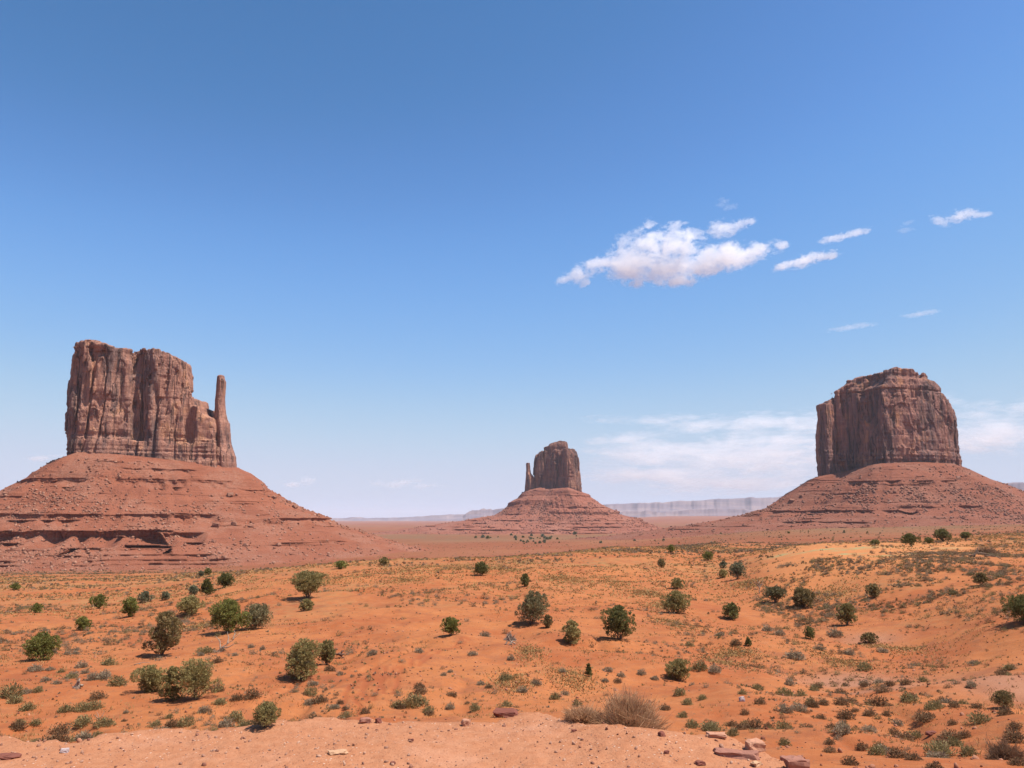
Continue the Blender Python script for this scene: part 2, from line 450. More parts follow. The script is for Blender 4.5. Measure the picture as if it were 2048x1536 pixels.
# ------------------------------------------------------------------ ground sheet (polar grid round the viewpoint)
def build_ground():
    core = np.radians(np.arange(-37, 37.001, 0.105))
    side = np.radians(np.linspace(37.5, 180, 120))
    phi = np.concatenate([-side[::-1][:-1], core, side])
    R = [0.4]
    while R[-1] < 60000:
        r = R[-1]
        k = 1.09 if r < 4 else 1.008 if r < 320 else 1.016 if r < 4000 else 1.05
        R.append(r * k)
    R = np.array(R)
    # rings are equal in depth along the view, so rows stay level in the picture
    ph, rr = np.meshgrid(phi, R, indexing='ij')
    x, y = rr * np.sin(ph), rr * np.cos(ph)
    z = terrain_z(x, y)
    n, m = ph.shape
    V = np.stack([x, y, z], -1).reshape(-1, 3)
    i = (np.arange(n)[:, None] * m); j = np.arange(m - 1)[None, :]
    i2 = ((np.arange(n)[:, None] + 1) % n) * m
    Q = np.stack([i + j, i + j + 1, i2 + j + 1, i2 + j], -1).reshape(-1, 4)
    Q = Q[:, ::-1]
    cen = len(V); V = np.concatenate([V, [[0, 0, 0.0]]])
    T = np.stack([np.full(n, cen), np.arange(n) * m, ((np.arange(n) + 1) % n) * m], -1)[:, ::-1]
    X, Yw = V[:, 0], V[:, 1]
    c, Y = view_coords(X, Yw)
    e = edge_dist(c)
    wob = vnoise(X * 0.9, Yw * 0.9, seed=41)
    ledge = 1 - sstep(e + 0.3, e + 1.6, Y + 0.4 * wob)
    row = np.interp(np.log(np.maximum(Y, 1)), np.log([92, 112, 160, 200, 230, 245]), [0, 0.8, 1, 1, 1, 0])
    dune = row * sstep(1470, 1590, c + 25 * vnoise(X / 9, Yw / 9, seed=42)) * (1 - sstep(1900, 1990, c + 40 * vnoise(X / 14, Yw / 14, seed=43)))
    dune = np.maximum(dune, 0.2 * sstep(0.1, 0.6, fbm(X / 45, Yw / 45, seed=44, octaves=3)) * sstep(60, 120, Y) * (1 - sstep(300, 400, Y)))
    vall = sstep(300, 460, Y + 40 * vnoise(X / 60, Yw / 60, seed=45))
    vall = np.maximum(vall, sstep(1990, 2300, c) * sstep(230, 330, Y))
    clay = sstep(0.25, 0.5, fbm(X / 7, Yw / 5, seed=46, octaves=3)) * sstep(1500, 1620, c) * (1 - sstep(45, 60, Y)) * sstep(24, 30, Y)
    def blob(px, py, sx, sy):
        h = ground_hit(px, py)
        return np.exp(-((X - h[0]) / sx) ** 2 - ((Yw - h[1]) / sy) ** 2)
    clay = np.clip(np.maximum(clay * 0.7, 1.3 * blob(1700, 1366, 3.0, 2.6) + blob(1740, 1280, 2.5, 2.0) + blob(2030, 1370, 2.5, 6)), 0, 1)
    gr = sstep(95, 150, Y) * (1 - sstep(300, 420, Y)) * sstep(-0.25, 0.35, fbm(X / 24, Yw / 34, seed=47, octaves=4))
    gr = np.maximum(gr, 0.55 * sstep(0.15, 0.45, fbm(X / 11, Yw / 14, seed=48, octaves=3)) * sstep(50, 90, Y))
    far = sstep(420, 900, Y)
    band = 0.75 * sstep(-0.1, 0.35, fbm(X / 420, Yw / 420, seed=49, octaves=4)) + 0.9 * np.exp(-((np.log(np.maximum(Y, 1)) - np.log(1900)) / 0.22) ** 2) * sstep(700, 900, c) + 0.55 * sstep(1250, 1550, c)
    gr = np.clip(gr * (1 - far) * (1 - 0.5 * dune) + far * band * (1 - sstep(4500, 9000, Y)), 0, 1)
    rut = np.zeros(len(V))
    for tr in TRACKS[:4]:
        pts = [ground_hit(*p) for p in tr]
        for a, b in zip(pts[:-1], pts[1:]):
            a2, b2 = a[:2], b[:2]; ab = b2 - a2
            sel = (np.abs(X - (a2[0] + b2[0]) / 2) < 12) & (np.abs(Yw - (a2[1] + b2[1]) / 2) < 14)
            p = np.stack([X[sel], Yw[sel]], 1) - a2
            tt = np.clip((p @ ab) / (ab @ ab), 0, 1)
            d = np.linalg.norm(p - tt[:, None] * ab, axis=1) + 0.18 * vnoise(X[sel] / 0.8, Yw[sel] / 0.8, seed=50)
            g = np.exp(-((np.abs(d) - 0.28) / 0.16) ** 2)
            rut[sel] = np.maximum(rut[sel], g)
    V[:, 2] -= 0.05 * rut
    zone = np.stack([ledge, np.clip(dune, 0, 1), vall], 1)
    soil = np.stack([clay, gr, rut], 1)
    moss = np.zeros(len(V))
    for q in [(1640,1100,5,1.6),(1700,1098,4,1.4),(1725,1095,3,1.2),(1690,1109,3.5,1.2),(1755,1113,3,1.2),(1795,1095,4,1.2),(1885,1096,4,1.2),(1830,1108,3,1),(1560,1112,2,3)]:
        moss = np.maximum(moss, blob(*q))
    me = mesh_np('ground', V, [Q, T], MAT_GROUND, True, {'zone': zone, 'soil': soil, 'moss': moss[:, None].repeat(3, 1)})
    return tag(link('ground', me), 'orange desert sand with a pale gravel shelf in front and a red valley floor', kind='structure')

ground = build_ground()

# ------------------------------------------------------------------ rock materials
def make_cliff_mat(name, ca, cb, varnish, orange, zscale=1.0):
    t = NT(name)
    P = t.pos()
    Pv = t.pos((1, 1, 0.16))
    Ps = t.pos((0.12, 0.12, 1.0))
    big = t.noise(Pv, 0.028 * zscale, 5, 0.6)
    stk = t.noise(Pv, 0.14 * zscale, 5, 0.65, 0.4)
    fine = t.noise(P, 0.5 * zscale, 5, 0.7)
    str_ = t.noise(Ps, 0.22 * zscale, 4, 0.6)
    c = t.mix(t.ramp(str_, 0.35, 0.65), ca, cb)
    c = t.mix(t.ramp(t.noise(P, 0.045 * zscale, 4, 0.6), 0.52, 0.66, 0, 0.8), c, orange)
    c = t.mix(t.ramp(t.math('ADD', t.math('MULTIPLY', big, 0.6), t.math('MULTIPLY', stk, 0.4)), 0.44, 0.60, 0, 0.85), c, varnish)
    c = t.mix(t.ramp(stk, 0.56, 0.66, 0, 0.65), c, (0.075, 0.046, 0.041))
    c = t.mix(t.ramp(t.noise(Pv, 0.5 * zscale, 4, 0.7), 0.57, 0.70, 0, 0.6), c, (0.09, 0.055, 0.048))
    c = t.mix(t.ramp(fine, 0.55, 0.75, 0, 0.35), c, orange)
    # joints: thin near-vertical cracks
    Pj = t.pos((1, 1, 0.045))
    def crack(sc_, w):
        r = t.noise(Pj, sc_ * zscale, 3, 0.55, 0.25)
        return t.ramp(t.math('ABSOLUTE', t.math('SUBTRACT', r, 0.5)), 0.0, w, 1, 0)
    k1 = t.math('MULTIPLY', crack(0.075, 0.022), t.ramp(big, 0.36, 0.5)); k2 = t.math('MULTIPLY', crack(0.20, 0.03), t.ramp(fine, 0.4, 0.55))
    c = t.mix(t.math('MULTIPLY', k1, 0.75), c, (0.06, 0.042, 0.036))  # crack shade, with some dirt, painted into the rock colour as dark lines
    h = t.math('ADD', t.math('MULTIPLY', stk, 0.9), t.math('ADD', fine, t.math('MULTIPLY', str_, 0.9)))
    h = t.math('SUBTRACT', h, t.math('ADD', t.math('MULTIPLY', k1, 1.2), t.math('MULTIPLY', k2, 0.5)))
    return t.finish(c, 0.92, t.bump(h, 0.9, 2.2 / zscale), 0.08)

def make_talus_mat(name, red, dark, pale, zs=1.0):
    t = NT(name)
    P = t.pos(); Ps = t.pos((0.05, 0.05, 1.0))
    st = t.noise(Ps, 0.11 * zs, 5, 0.7); st2 = t.noise(Ps, 0.45 * zs, 3, 0.6)
    n = t.noise(P, 0.02 * zs, 5, 0.6); rub = t.noise(P, 0.35 * zs, 5, 0.8); fine = t.noise(P, 1.3 * zs, 3, 0.7)
    c = t.mix(t.ramp(st, 0.35, 0.65), red, dark)
    c = t.mix(t.ramp(st2, 0.52, 0.7, 0, 0.5), c, tuple(v * 0.62 for v in red))
    deb = t.ramp(n, 0.45, 0.6)
    c = t.mix(t.math('MULTIPLY', deb, t.ramp(rub, 0.42, 0.66, 0.1, 0.75)), c, pale)
    c = t.mix(t.ramp(fine, 0.6, 0.74, 0, 0.5), c, tuple(v * 0.55 for v in dark))
    c = t.mix(t.ramp(fine, 0.27, 0.40, 0.45, 0), c, tuple(min(v * 1.35, 1) for v in pale))
    h = t.math('ADD', t.math('MULTIPLY', rub, 1.2), t.math('ADD', fine, t.math('MULTIPLY', st2, 1.2)))
    return t.finish(c, 0.95, t.bump(h, 0.9, 1.5 / zs), 0.05)

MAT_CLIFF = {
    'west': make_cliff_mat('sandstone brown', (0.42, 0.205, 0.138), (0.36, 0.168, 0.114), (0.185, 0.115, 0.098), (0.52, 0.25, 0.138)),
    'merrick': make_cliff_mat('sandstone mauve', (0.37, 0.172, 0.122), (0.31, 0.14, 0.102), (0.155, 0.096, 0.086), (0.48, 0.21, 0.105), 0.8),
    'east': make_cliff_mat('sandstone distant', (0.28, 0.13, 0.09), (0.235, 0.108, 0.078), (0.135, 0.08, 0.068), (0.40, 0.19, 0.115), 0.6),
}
MAT_TALUS = {
    'west': make_talus_mat('red shale slope', (0.325, 0.115, 0.064), (0.285, 0.10, 0.057), (0.37, 0.19, 0.127)),
    'merrick': make_talus_mat('red shale slope mauve', (0.285, 0.103, 0.062), (0.24, 0.09, 0.055), (0.31, 0.156, 0.107), 0.8),
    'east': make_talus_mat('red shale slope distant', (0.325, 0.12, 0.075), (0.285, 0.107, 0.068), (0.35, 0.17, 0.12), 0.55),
}

# ------------------------------------------------------------------ cliffs: sampled distance fields
def plan_x(px, Y): return (px - CX) * Y / (F * CP + 267.7 * SP)

def poly_sdf(poly, gx, gy):
    P = np.asarray(poly); n = len(P)
    d = np.full(gx.shape, 1e18); inside = np.zeros(gx.shape, bool)
    for k in range(n):
        a, b = P[k], P[(k + 1) % n]
        ex, ey = b - a
        wx, wy = gx - a[0], gy - a[1]
        t = np.clip((wx * ex + wy * ey) / (ex * ex + ey * ey + 1e-9), 0, 1)
        d = np.minimum(d, (wx - ex * t) ** 2 + (wy - ey * t) ** 2)
        if a[1] != b[1]:
            cr = ((a[1] > gy) != (b[1] > gy)) & (gx < (b[0] - a[0]) * (gy - a[1]) / (b[1] - a[1]) + a[0])
            inside ^= cr
    return np.where(inside, -np.sqrt(d), np.sqrt(d))

def build_cliff_mesh(name, pieces, h, rows, mat, seed, sc_=1.0, amp=1.0, strata=None, base=None, vrow=24.0):
    """pieces: dicts with plan [(px, Y)], sides [(row, px left, px right)], top [(px, row)]"""
    allp = np.array([(plan_x(px, Y), Y) for p in pieces for px, Y in p['plan']])
    x0, y0 = allp.min(0) - 22 * sc_; x1, y1 = allp.max(0) + 22 * sc_
    ym = np.median(allp[:, 1])
    zlo = world_at(0, rows[1], ym)[2]; zhi = world_at(0, rows[0], allp[:, 1].max())[2]
    xs, ys, zs = np.arange(x0, x1, h), np.arange(y0, y1, h), np.arange(zlo, zhi, h)
    GX, GY = np.meshgrid(xs, ys, indexing='ij')
    prep = []
    for p in pieces:
        poly = [(plan_x(px, Y), Y) for px, Y in p['plan']]
        L = min(p['plan']); Rr = max(p['plan'])
        rx0, ry0 = min(a for a, b in poly) - 40, min(b for a, b in poly) - 40
        rx1, ry1 = max(a for a, b in poly) + 40, max(b for a, b in poly) + 40
        gx, gy = np.meshgrid(np.arange(rx0, rx1, h), np.arange(ry0, ry1, h), indexing='ij')
        S = poly_sdf(poly, gx, gy)
        sd = sorted(p['sides'], reverse=True)
        wl_ = np.array([world_at(l, r, L[1]) for r, l, rr in sd]); wr_ = np.array([world_at(rr, r, Rr[1]) for r, l, rr in sd])
        Yt = p.get('topY', min(b for a, b in poly) + 0.25 * (max(b for a, b in poly) - min(b for a, b in poly)))
        tp = np.array([world_at(px, r, Yt) for px, r in p['top']])
        prep.append(dict(S=S, rx0=rx0, ry0=ry0, xl=plan_x(*L), xr=plan_x(*Rr), L=wl_, R=wr_, top=tp, yc=np.mean([b for a, b in poly]), dome=p.get('dome', 0.0), amp=p.get('amp', 1.0)))
    Fv = np.full((len(xs), len(ys), len(zs)), 50.0, np.float32)
    strata = strata or (lambda z: 0 * z)
    lay_rng = np.random.default_rng(seed)
    for k, z in enumerate(zs):
        D = np.full(GX.shape, 60.0); A = np.ones(GX.shape); TOPD = np.full(GX.shape, 50.0)
        for p in prep:
            xl = np.interp(z, p['L'][:, 2], p['L'][:, 0]); xr = np.interp(z, p['R'][:, 2], p['R'][:, 0])
            s = (xr - xl) / (p['xr'] - p['xl'])
            if s < 0.02: continue
            rx = p['xl'] + (GX - xl) / s
            ry = p['yc'] + (GY - p['yc']) / (0.35 + 0.65 * s)
            ia, ib = (rx - p['rx0']) / h, (ry - p['ry0']) / h
            oob = (ia < 0) | (ib < 0) | (ia > p['S'].shape[0] - 1) | (ib > p['S'].shape[1] - 1)
            d = np.where(oob, 45.0, bil(p['S'], ia, ib)) * min(s, 1.2)
            zt = np.interp(GX, p['top'][:, 0], p['top'][:, 2]) - p['dome'] * ((GY - p['yc']) / 40) ** 2
            zt = zt + 1.4 * sc_ * vnoise(GX / (6 * sc_), GY / (6 * sc_), seed=seed + 9)
            d = np.maximum(d, (z - zt) * 0.9); TOPD = np.where(d < D, zt - z, TOPD)
            A = np.where(d < D, p['amp'], A); D = np.minimum(D, d)
        band = np.abs(D) < 18 * sc_
        if band.any():
            x, y = GX[band] / sc_, GY[band] / sc_
            zz = z / sc_
            w1 = 5 * vnoise(x / 30, y / 30, np.full_like(x, zz / 60), seed + 1)
            x_, y_ = x + w1, y - w1
            n = 0
            zc = np.full_like(x, zz)
            pil = vnoise(x_ / 19, y_ / 19, zc / 170, seed + 2)
            n = n + 2.0 * np.abs(pil) - 0.6
            c1 = np.abs(vnoise(x_ / 15, y_ / 15, zc / 150, seed + 3))
            n = n - 6.5 * (1 - sstep(0.05, 0.19, c1)) * sstep(-0.5, 0.1, vnoise(x / 30, y / 30, zc / 50, seed + 21))
            c2 = np.abs(vnoise(x / 6.5, y / 6.5, zc / 60, seed + 22))
            n = n - 2.4 * (1 - sstep(0.07, 0.28, c2)) * sstep(-0.3, 0.2, vnoise(x / 22, y / 22, zc / 28, seed + 23))
            sl = fbm(x_ / 16, y_ / 16, zc / 42, seed + 4, 2) * 3.6
            st = np.floor(sl) + sstep(0.88, 1.0, sl - np.floor(sl))
            n = n + 1.5 * st
            col = np.floor((x + 0.55 * y) / 6.2 + 0.9 * vnoise(x / 24, y / 24, zc / 90, seed + 31))
            hz = _h(col, col * 0, col * 0 + 3, seed + 32)
            row_ = np.floor(zz / vrow + hz * 7 + 0.5 * vnoise(x / 9, y / 9, zc / 30, seed + 33))
            n = n + 2.3 * (_h(col, row_, col * 0, seed + 34) - 0.5)
            col2 = np.floor((y - 0.5 * x) / 7.0 + 0.9 * vnoise(x / 20, y / 20, zc / 80, seed + 35))
            n = n + 1.6 * (_h(col2, np.floor(zz / 31.0 + _h(col2, col2 * 0, col2 * 0, seed + 36) * 5), col2 * 0, seed + 37) - 0.5)
            s2 = vnoise(x / 6, y / 6, zc / 17, seed + 24) * 2.6
            n = n + 0.75 * (np.floor(s2) + sstep(0.85, 1.0, s2 - np.floor(s2)))
            arch = vnoise(x / 24, y / 24, zc / 40, seed + 6)
            n = n - 2.8 * sstep(0.34, 0.40, arch)
            n = n + 0.8 * fbm(x / 3.2, y / 3.2, zc / 6, seed + 5, 2)
            lay = _h(np.array([int(math.floor(zz / 2.7))]), np.array([0]), np.array([0]), seed + 7)[0] - 0.5
            lay2 = _h(np.array([int(math.floor(zz / 6.5 + 0.4))]), np.array([1]), np.array([0]), seed + 8)[0] - 0.5
            sw = strata(z)
            n = n * (1 - 0.3 * sw) + (lay * 2.6 + lay2 * 2.6) * sw * (0.7 + 0.6 * vnoise(x / 14, y / 14, zc / 9, seed + 25)) + 0.25 * lay
            D[band] = D[band] - amp * sc_ * (n + 1.3) * A[band] * (0.45 + 0.55 * sstep(0, 12 * sc_, TOPD[band]))
        Fv[:, :, k] = D
    Fv[:, :, -1] = np.maximum(Fv[:, :, -1], 1.0)
    V, Q = surface_nets(Fv, (x0, y0, zlo), h)
    V[:, 0:3] -= np.asarray(base)
    return mesh_np(name, V, Q, mat, False)

# ------------------------------------------------------------------ talus aprons
def build_talus_mesh(name, center, outline, baseline, left, right, floor_z, ledges, mat, base, seed, N=1000, dz=0.9, fb=1.0, rough=1.0, tilt=0.0):
    cx_, cy_ = plan_x(*center), center[1]
    poly = np.array([(plan_x(px, Y), Y) for px, Y in outline])
    # more samples on the side that faces the viewpoint
    u = np.linspace(0, 1, N, endpoint=False)
    th = 2 * math.pi * u
    th = th + 0.55 * np.sin(th - (-math.pi / 2)) * -1
    ct, st_ = np.cos(th), np.sin(th)
    r0 = np.zeros(N)
    for k in range(len(poly)):
        a, b = poly[k] - (cx_, cy_), poly[(k + 1) % len(poly)] - (cx_, cy_)
        e = b - a
        den = ct * e[1] - st_ * e[0]
        den = np.where(np.abs(den) < 1e-9, 1e-9, den)
        s = (a[0] * e[1] - a[1] * e[0]) / den
        w = (a[0] * st_ - a[1] * ct) / den
        ok = (w >= -1e-6) & (w <= 1 + 1e-6) & (s > 0)
        r0 = np.where(ok, np.maximum(r0, s), r0)
    K = 21; kk = np.hanning(K + 2)[1:-1]; kk /= kk.sum()
    rs = np.convolve(np.concatenate([r0[-K:], r0, r0[:K]]), kk, 'same')[K:-K]
    xr, yr = cx_ + rs * ct, cy_ + rs * st_
    pxr = CX + xr / yr * (F * CP + 267.7 * SP)
    bpy_ = np.interp(pxr, [b[0] for b in baseline], [b[1] for b in baseline])
    zb = EYE + slope_at(bpy_) * yr
    zb = 0.5 * zb + 0.5 * (EYE + slope_at(bpy_) * cy_)
    def prof(tab):
        w = np.array([world_at(px, r, cy_) for px, r in tab])
        off = np.abs(w[:, 0] - w[0, 0]); z = w[:, 2]
        if z[-1] > floor_z:
            sl = (off[-1] - off[-2]) / (z[-2] - z[-1])
            z = np.append(z, floor_z); off = np.append(off, off[-1] + sl * (w[-1, 2] - floor_z))
        f = (z[0] - z) / (z[0] - floor_z)
        return f, np.maximum.accumulate(off)
    fl, ol = prof(left); fr, orr = prof(right)
    zt_max = zb.max()
    M = int((zt_max - floor_z) / dz)
    f = np.linspace(0, 1, M)
    z = zb[:, None] + f[None, :] * (floor_z - zb[:, None])
    wr_ = (0.5 + 0.5 * ct)[:, None]
    def off_at(fz):
        lo = np.interp(fz, fl, ol); ro = np.interp(fz, fr, orr)
        return (lo * (1 - wr_) + ro * wr_) * (1 + (fb - 1) * np.abs(st_)[:, None])
    zeta = z + 1.3 * rough * vnoise(ct[:, None] * 9 + 0 * z, st_[:, None] * 9 + 0 * z, z / 9, seed)
    face = np.zeros_like(z)
    front = np.argmin(st_)
    for (row, hl, p0, p1) in ledges:
        zl = 0.0
        for _ in range(12):
            ff = np.array([[(zb[front] - zl) / (zb[front] - floor_z)]])
            lo = np.interp(ff, fl, ol); ro = np.interp(ff, fr, orr)
            o = float((0.5 * lo + 0.5 * ro)[0, 0]) * fb
            zl = float(EYE + slope_at(row) * (cy_ - rs[front] - o))
        # where along the front the ledge crops out
        o_t = off_at(np.clip((zb[:, None] - zl) / (zb[:, None] - floor_z), 0, 1))[:, 0]
        xe, ye = cx_ + (rs + o_t) * ct, cy_ + (rs + o_t) * st_
        pe = CX + xe / ye * (F * CP + 267.7 * SP)
        m = sstep(p0 - 20, p0 + 12, pe) * (1 - sstep(p1 - 12, p1 + 20, pe))
        m = m * (sstep(-0.75, -0.25, vnoise(ct * 7, st_ * 7, seed=seed + int(row))) if hl < 10 else 0.75 + 0.25 * vnoise(ct * 9, st_ * 9, seed=seed + 4))
        m = np.where(st_ > 0.5, 0.5 * sstep(-0.2, 0.2, vnoise(ct * 5, st_ * 5, seed=seed + 3)), m)
        hh = np.maximum(0.72 * hl * m * (0.8 + 0.45 * vnoise(ct * 21, st_ * 21, seed=seed + 5)), 0.01)[:, None]
        zt = (zl + tilt * (xe - cx_) + 0.8 * vnoise(ct * 11, st_ * 11, seed=seed + 6))[:, None]
        inn = (z <= zt) & (z >= zt - hh)
        low = (z < zt - hh) & (z > zt - 3.4 * hh)
        zeta = np.where(inn, zt + 0.10 * (zt - z) + 0.25 * hh * sstep(0.0, 0.15, (zt - z) / hh), zeta)
        tl = (zt - hh - z) / (2.4 * hh)
        zeta = np.where(low, (zt + 0.35 * hh) * (1 - tl) + z * tl, zeta)
        face = np.where(inn, np.maximum(face, hh), face)
    # thin beds all over the slope
    tr = np.random.default_rng(seed + 77)
    for q in range(26):
        zq = floor_z + (zt_max - floor_z) * tr.random()
        hq = (0.6 + 0.7 * tr.random()) * rough
        zt = (zq + 1.2 * vnoise(ct * 6, st_ * 6, seed=seed + 80 + q))[:, None]
        mq = sstep(0.05, 0.3, vnoise(ct * 5 + q, st_ * 5, seed=seed + 110 + q))[:, None]
        inn = (z <= zt) & (z >= zt - hq) & (face < 0.5) & (mq > 0.05)
        zeta = np.where(inn, zeta + mq * (zt + 0.3 * hq - zeta), zeta)
    r = rs[:, None] - 6 + off_at(np.clip((zb[:, None] - zeta) / (zb[:, None] - floor_z), -0.05, 1)) + 6 * sstep(0, 0.05, f)[None, :]
    X = cx_ + r * ct[:, None]; Yy = cy_ + r * st_[:, None]
    blk = vnoise(X / 3.2, Yy / 3.2, z / 14, seed + 12)
    r = r + np.minimum(face, 8) * 0.42 * (np.round(blk * 2.2) / 2.2)
    lay = _h(np.floor(z / 1.9).astype(int), np.zeros(z.shape, int), np.zeros(z.shape, int), seed + 13) - 0.5
    r = r + np.where(face > 1.5, 2.2 * lay, 0)
    deb = sstep(-0.1, 0.35, fbm(X / 45, Yy / 45, z / 45, seed + 14, 3))
    r = r + rough * (0.9 * fbm(X / 9, Yy / 9, z / 7, seed + 15, 3) + 1.5 * deb * np.abs(vnoise(X / 4.5, Yy / 4.5, z / 4.5, seed + 16)) + 4.0 * fbm(ct[:, None] * 16 + 0 * z, st_[:, None] * 14 + 0 * z, None, seed + 17, 2) * sstep(0.05, 0.4, f)[None, :])
    zz = z + rough * 0.5 * deb * vnoise(X / 3.7, Yy / 3.7, z / 3, seed + 18)
    V = np.stack([cx_ + r * ct[:, None], cy_ + r * st_[:, None], zz], -1)
    deb_w = (deb * (face < 0.5) * (f[None, :] > 0.04) * (f[None, :] < 0.93))
    i = (np.arange(N)[:, None]) * M; i2 = ((np.arange(N)[:, None] + 1) % N) * M; j = np.arange(M - 1)[None, :]
    Q = np.stack([i + j, i + j + 1, i2 + j + 1, i2 + j], -1).reshape(-1, 4)
    pts = V.reshape(-1, 3).copy()
    me = mesh_np(name, pts - np.asarray(base), Q, mat, False)
    wt = ((deb_w + 0.22 * (face < 0.5) * (f[None, :] > 0.03) * (f[None, :] < 0.95)) * (0.25 + 0.75 * (st_[:, None] < 0.2)) * (0.12 + 0.88 * sstep(0.16, 0.42, f)[None, :])).reshape(-1)
    return me, pts, wt

ICO_V = None
def ico():
    global ICO_V
    p = (1 + 5 ** 0.5) / 2
    v = np.array([(-1,p,0),(1,p,0),(-1,-p,0),(1,-p,0),(0,-1,p),(0,1,p),(0,-1,-p),(0,1,-p),(p,0,-1),(p,0,1),(-p,0,-1),(-p,0,1)], float)
    v /= np.linalg.norm(v[0])
    f = np.array([(0,11,5),(0,5,1),(0,1,7),(0,7,10),(0,10,11),(1,5,9),(5,11,4),(11,10,2),(10,7,6),(7,1,8),(3,9,4),(3,4,2),(3,2,6),(3,6,8),(3,8,9),(4,9,5),(2,4,11),(6,2,10),(8,6,7),(9,8,1)])
    return v, f

def scatter_rocks(P, S, r_, flat=0.75):
    """angular stones: randomly squashed icosahedra at P with size S"""
    v, f = ico(); n = len(P)
    V = v[None] * (1 + 0.45 * (r_.random((n, 12, 1)) - 0.5))
    A = r_.normal(size=(n, 3, 3)); q, _ = np.linalg.qr(A)
    sq = np.stack([0.7 + 0.6 * r_.random(n), 0.6 + 0.5 * r_.random(n), flat * (0.6 + 0.5 * r_.random(n))], -1)
    V = np.einsum('nij,nkj->nki', q, V * sq[:, None, :])
    V = V * S[:, None, None] + P[:, None, :]
    Fc = f[None] + (np.arange(n) * 12)[:, None, None]
    return V.reshape(-1, 3), Fc.reshape(-1, 3)
# ------------------------------------------------------------------ the three buttes
def z_row(row, Y): return float(EYE + slope_at(row) * Y)

def strata_bands(bands):                        # [(z low, z high, weight)]
    def fnc(z):
        w = 0.0
        for a, b, k in bands:
            m = 3.0
            w = max(w, k * float(sstep(a - m, a + m, z) * (1 - sstep(b - m, b + m, z))))
        return w
    return fnc

def butte(key, label, center, pieces, h, rows, sc_, amp, bands, outline, baseline, left, right, floor_row, ledges, seed, N, dz, fb, rough, tilt, n_rocks, rock_sizes, rubble_label):
    Yc = center[1]
    floor_z = z_row(floor_row, Yc) - 36
    base = (plan_x(*center), Yc, floor_z)
    root = tag(empty('butte', base), label, 'butte')
    for part in ('cliff', 'spire'):
        pcs = [q for q in pieces if q.get('part', 'cliff') == part]
        if not pcs: continue
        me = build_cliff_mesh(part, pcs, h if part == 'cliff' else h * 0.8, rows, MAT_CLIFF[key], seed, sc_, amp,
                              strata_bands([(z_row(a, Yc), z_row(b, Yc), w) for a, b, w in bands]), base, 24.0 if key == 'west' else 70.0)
        o = link(part, me, root)
        if part == 'cliff': cl = o
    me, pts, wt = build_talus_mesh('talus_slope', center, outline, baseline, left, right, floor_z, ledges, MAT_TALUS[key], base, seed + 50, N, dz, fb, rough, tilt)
    tl = link('talus_slope', me, root)
    r_ = np.random.default_rng(seed)
    k = r_.choice(len(pts), n_rocks, p=wt / wt.sum())
    S = rock_sizes[0] + (rock_sizes[1] - rock_sizes[0]) * r_.random(n_rocks) ** 4.0
    V, Fc = scatter_rocks(pts[k] + np.array([0, 0, 0.15]) * S[:, None], S, r_)
    rb = link('rubble', mesh_np('rubble', V, Fc, MAT_ROCKS[key]))
    tag(rb, rubble_label, 'rubble', kind='stuff')
    return root, cl, tl

def make_rock_mat(name, a, b, sc_=1.0, rnd=True):
    t = NT(name)
    P = t.pos()
    isl = t.new('ShaderNodeNewGeometry').outputs['Random Per Island']
    c = t.mix(isl if rnd else 0.4, a, b)
    n = t.noise(P, 2.2 * sc_, 5, 0.7)
    c = t.mix(t.ramp(n, 0.5, 0.75, 0, 0.55), c, tuple(v * 0.6 for v in a))
    return t.finish(c, 0.9, t.bump(n, 0.6, 0.12 / sc_), 0.1)

MAT_ROCKS = {'west': make_rock_mat('fallen sandstone', (0.20, 0.078, 0.047), (0.36, 0.185, 0.12), 0.2),
             'merrick': make_rock_mat('fallen sandstone mauve', (0.17, 0.07, 0.045), (0.30, 0.15, 0.10), 0.2),
             'east': make_rock_mat('fallen sandstone distant', (0.17, 0.07, 0.046), (0.30, 0.145, 0.10), 0.1)}

west_pieces = [
    dict(plan=[(135,1050),(139,1032),(160,1027),(186,1026),(215,1031),(240,1039),(262,1045),(268,1051),(279,1053),(285,1048),(312,1046),(360,1059),(382,1075),(388,1108),(380,1157),(320,1169),(200,1144),(145,1097)],
         sides=[(945,134,396),(910,135,393),(850,136,389),(795,136.5,384),(750,141,383),(735,143,382),(700,143,382),(680,143,382)],
         top=[(130,746),(142,741),(150,734),(152,714),(163,698),(186,687.5),(206,686),(232,695),(239,700),(266,703),(299,701),(319,703),(339,709),(352,718),(372,720),(379,728),(386,750),(390,780)], dome=1.5),
    dict(plan=[(368,1074),(392,1063),(420,1071),(434,1098),(430,1137),(400,1151),(368,1134)],
         sides=[(945,366,450),(890,368,442),(836,370,436),(795,370,434)],
         top=[(366,790),(386,796),(389,816),(398,811.5),(408,816),(411,829),(426,836),(440,846)], amp=0.8),
    dict(plan=[(424,1090),(440,1079),(458,1087),(463,1108),(454,1126),(432,1120)],
         sides=[(945,419.5,475),(916,420.5,473.5),(902,421.5,468.5),(889,423.5,464),(848,424.5,461.5),(839,425.5,457),(822,426,454.5),(800,427,452.5),(779,429,453.5),(765,430,454),(760,430.5,451.5),(746,431,450)],
         top=[(420,753),(431,752),(434,749),(448,749.5),(470,752)], amp=0.18, part='spire'),
    dict(plan=[(134,1049),(140,1024),(200,1023),(300,1046),(380,1057),(430,1069),(468,1085),(474,1112),(462,1144),(380,1177),(200,1149),(145,1102)],
         sides=[(950,133,475),(934,134,473),(915,135,471),(902,135.5,466),(885,136,461)],
         top=[(130,884),(200,880),(300,884),(400,888),(440,893),(475,903)], amp=0.75),
]
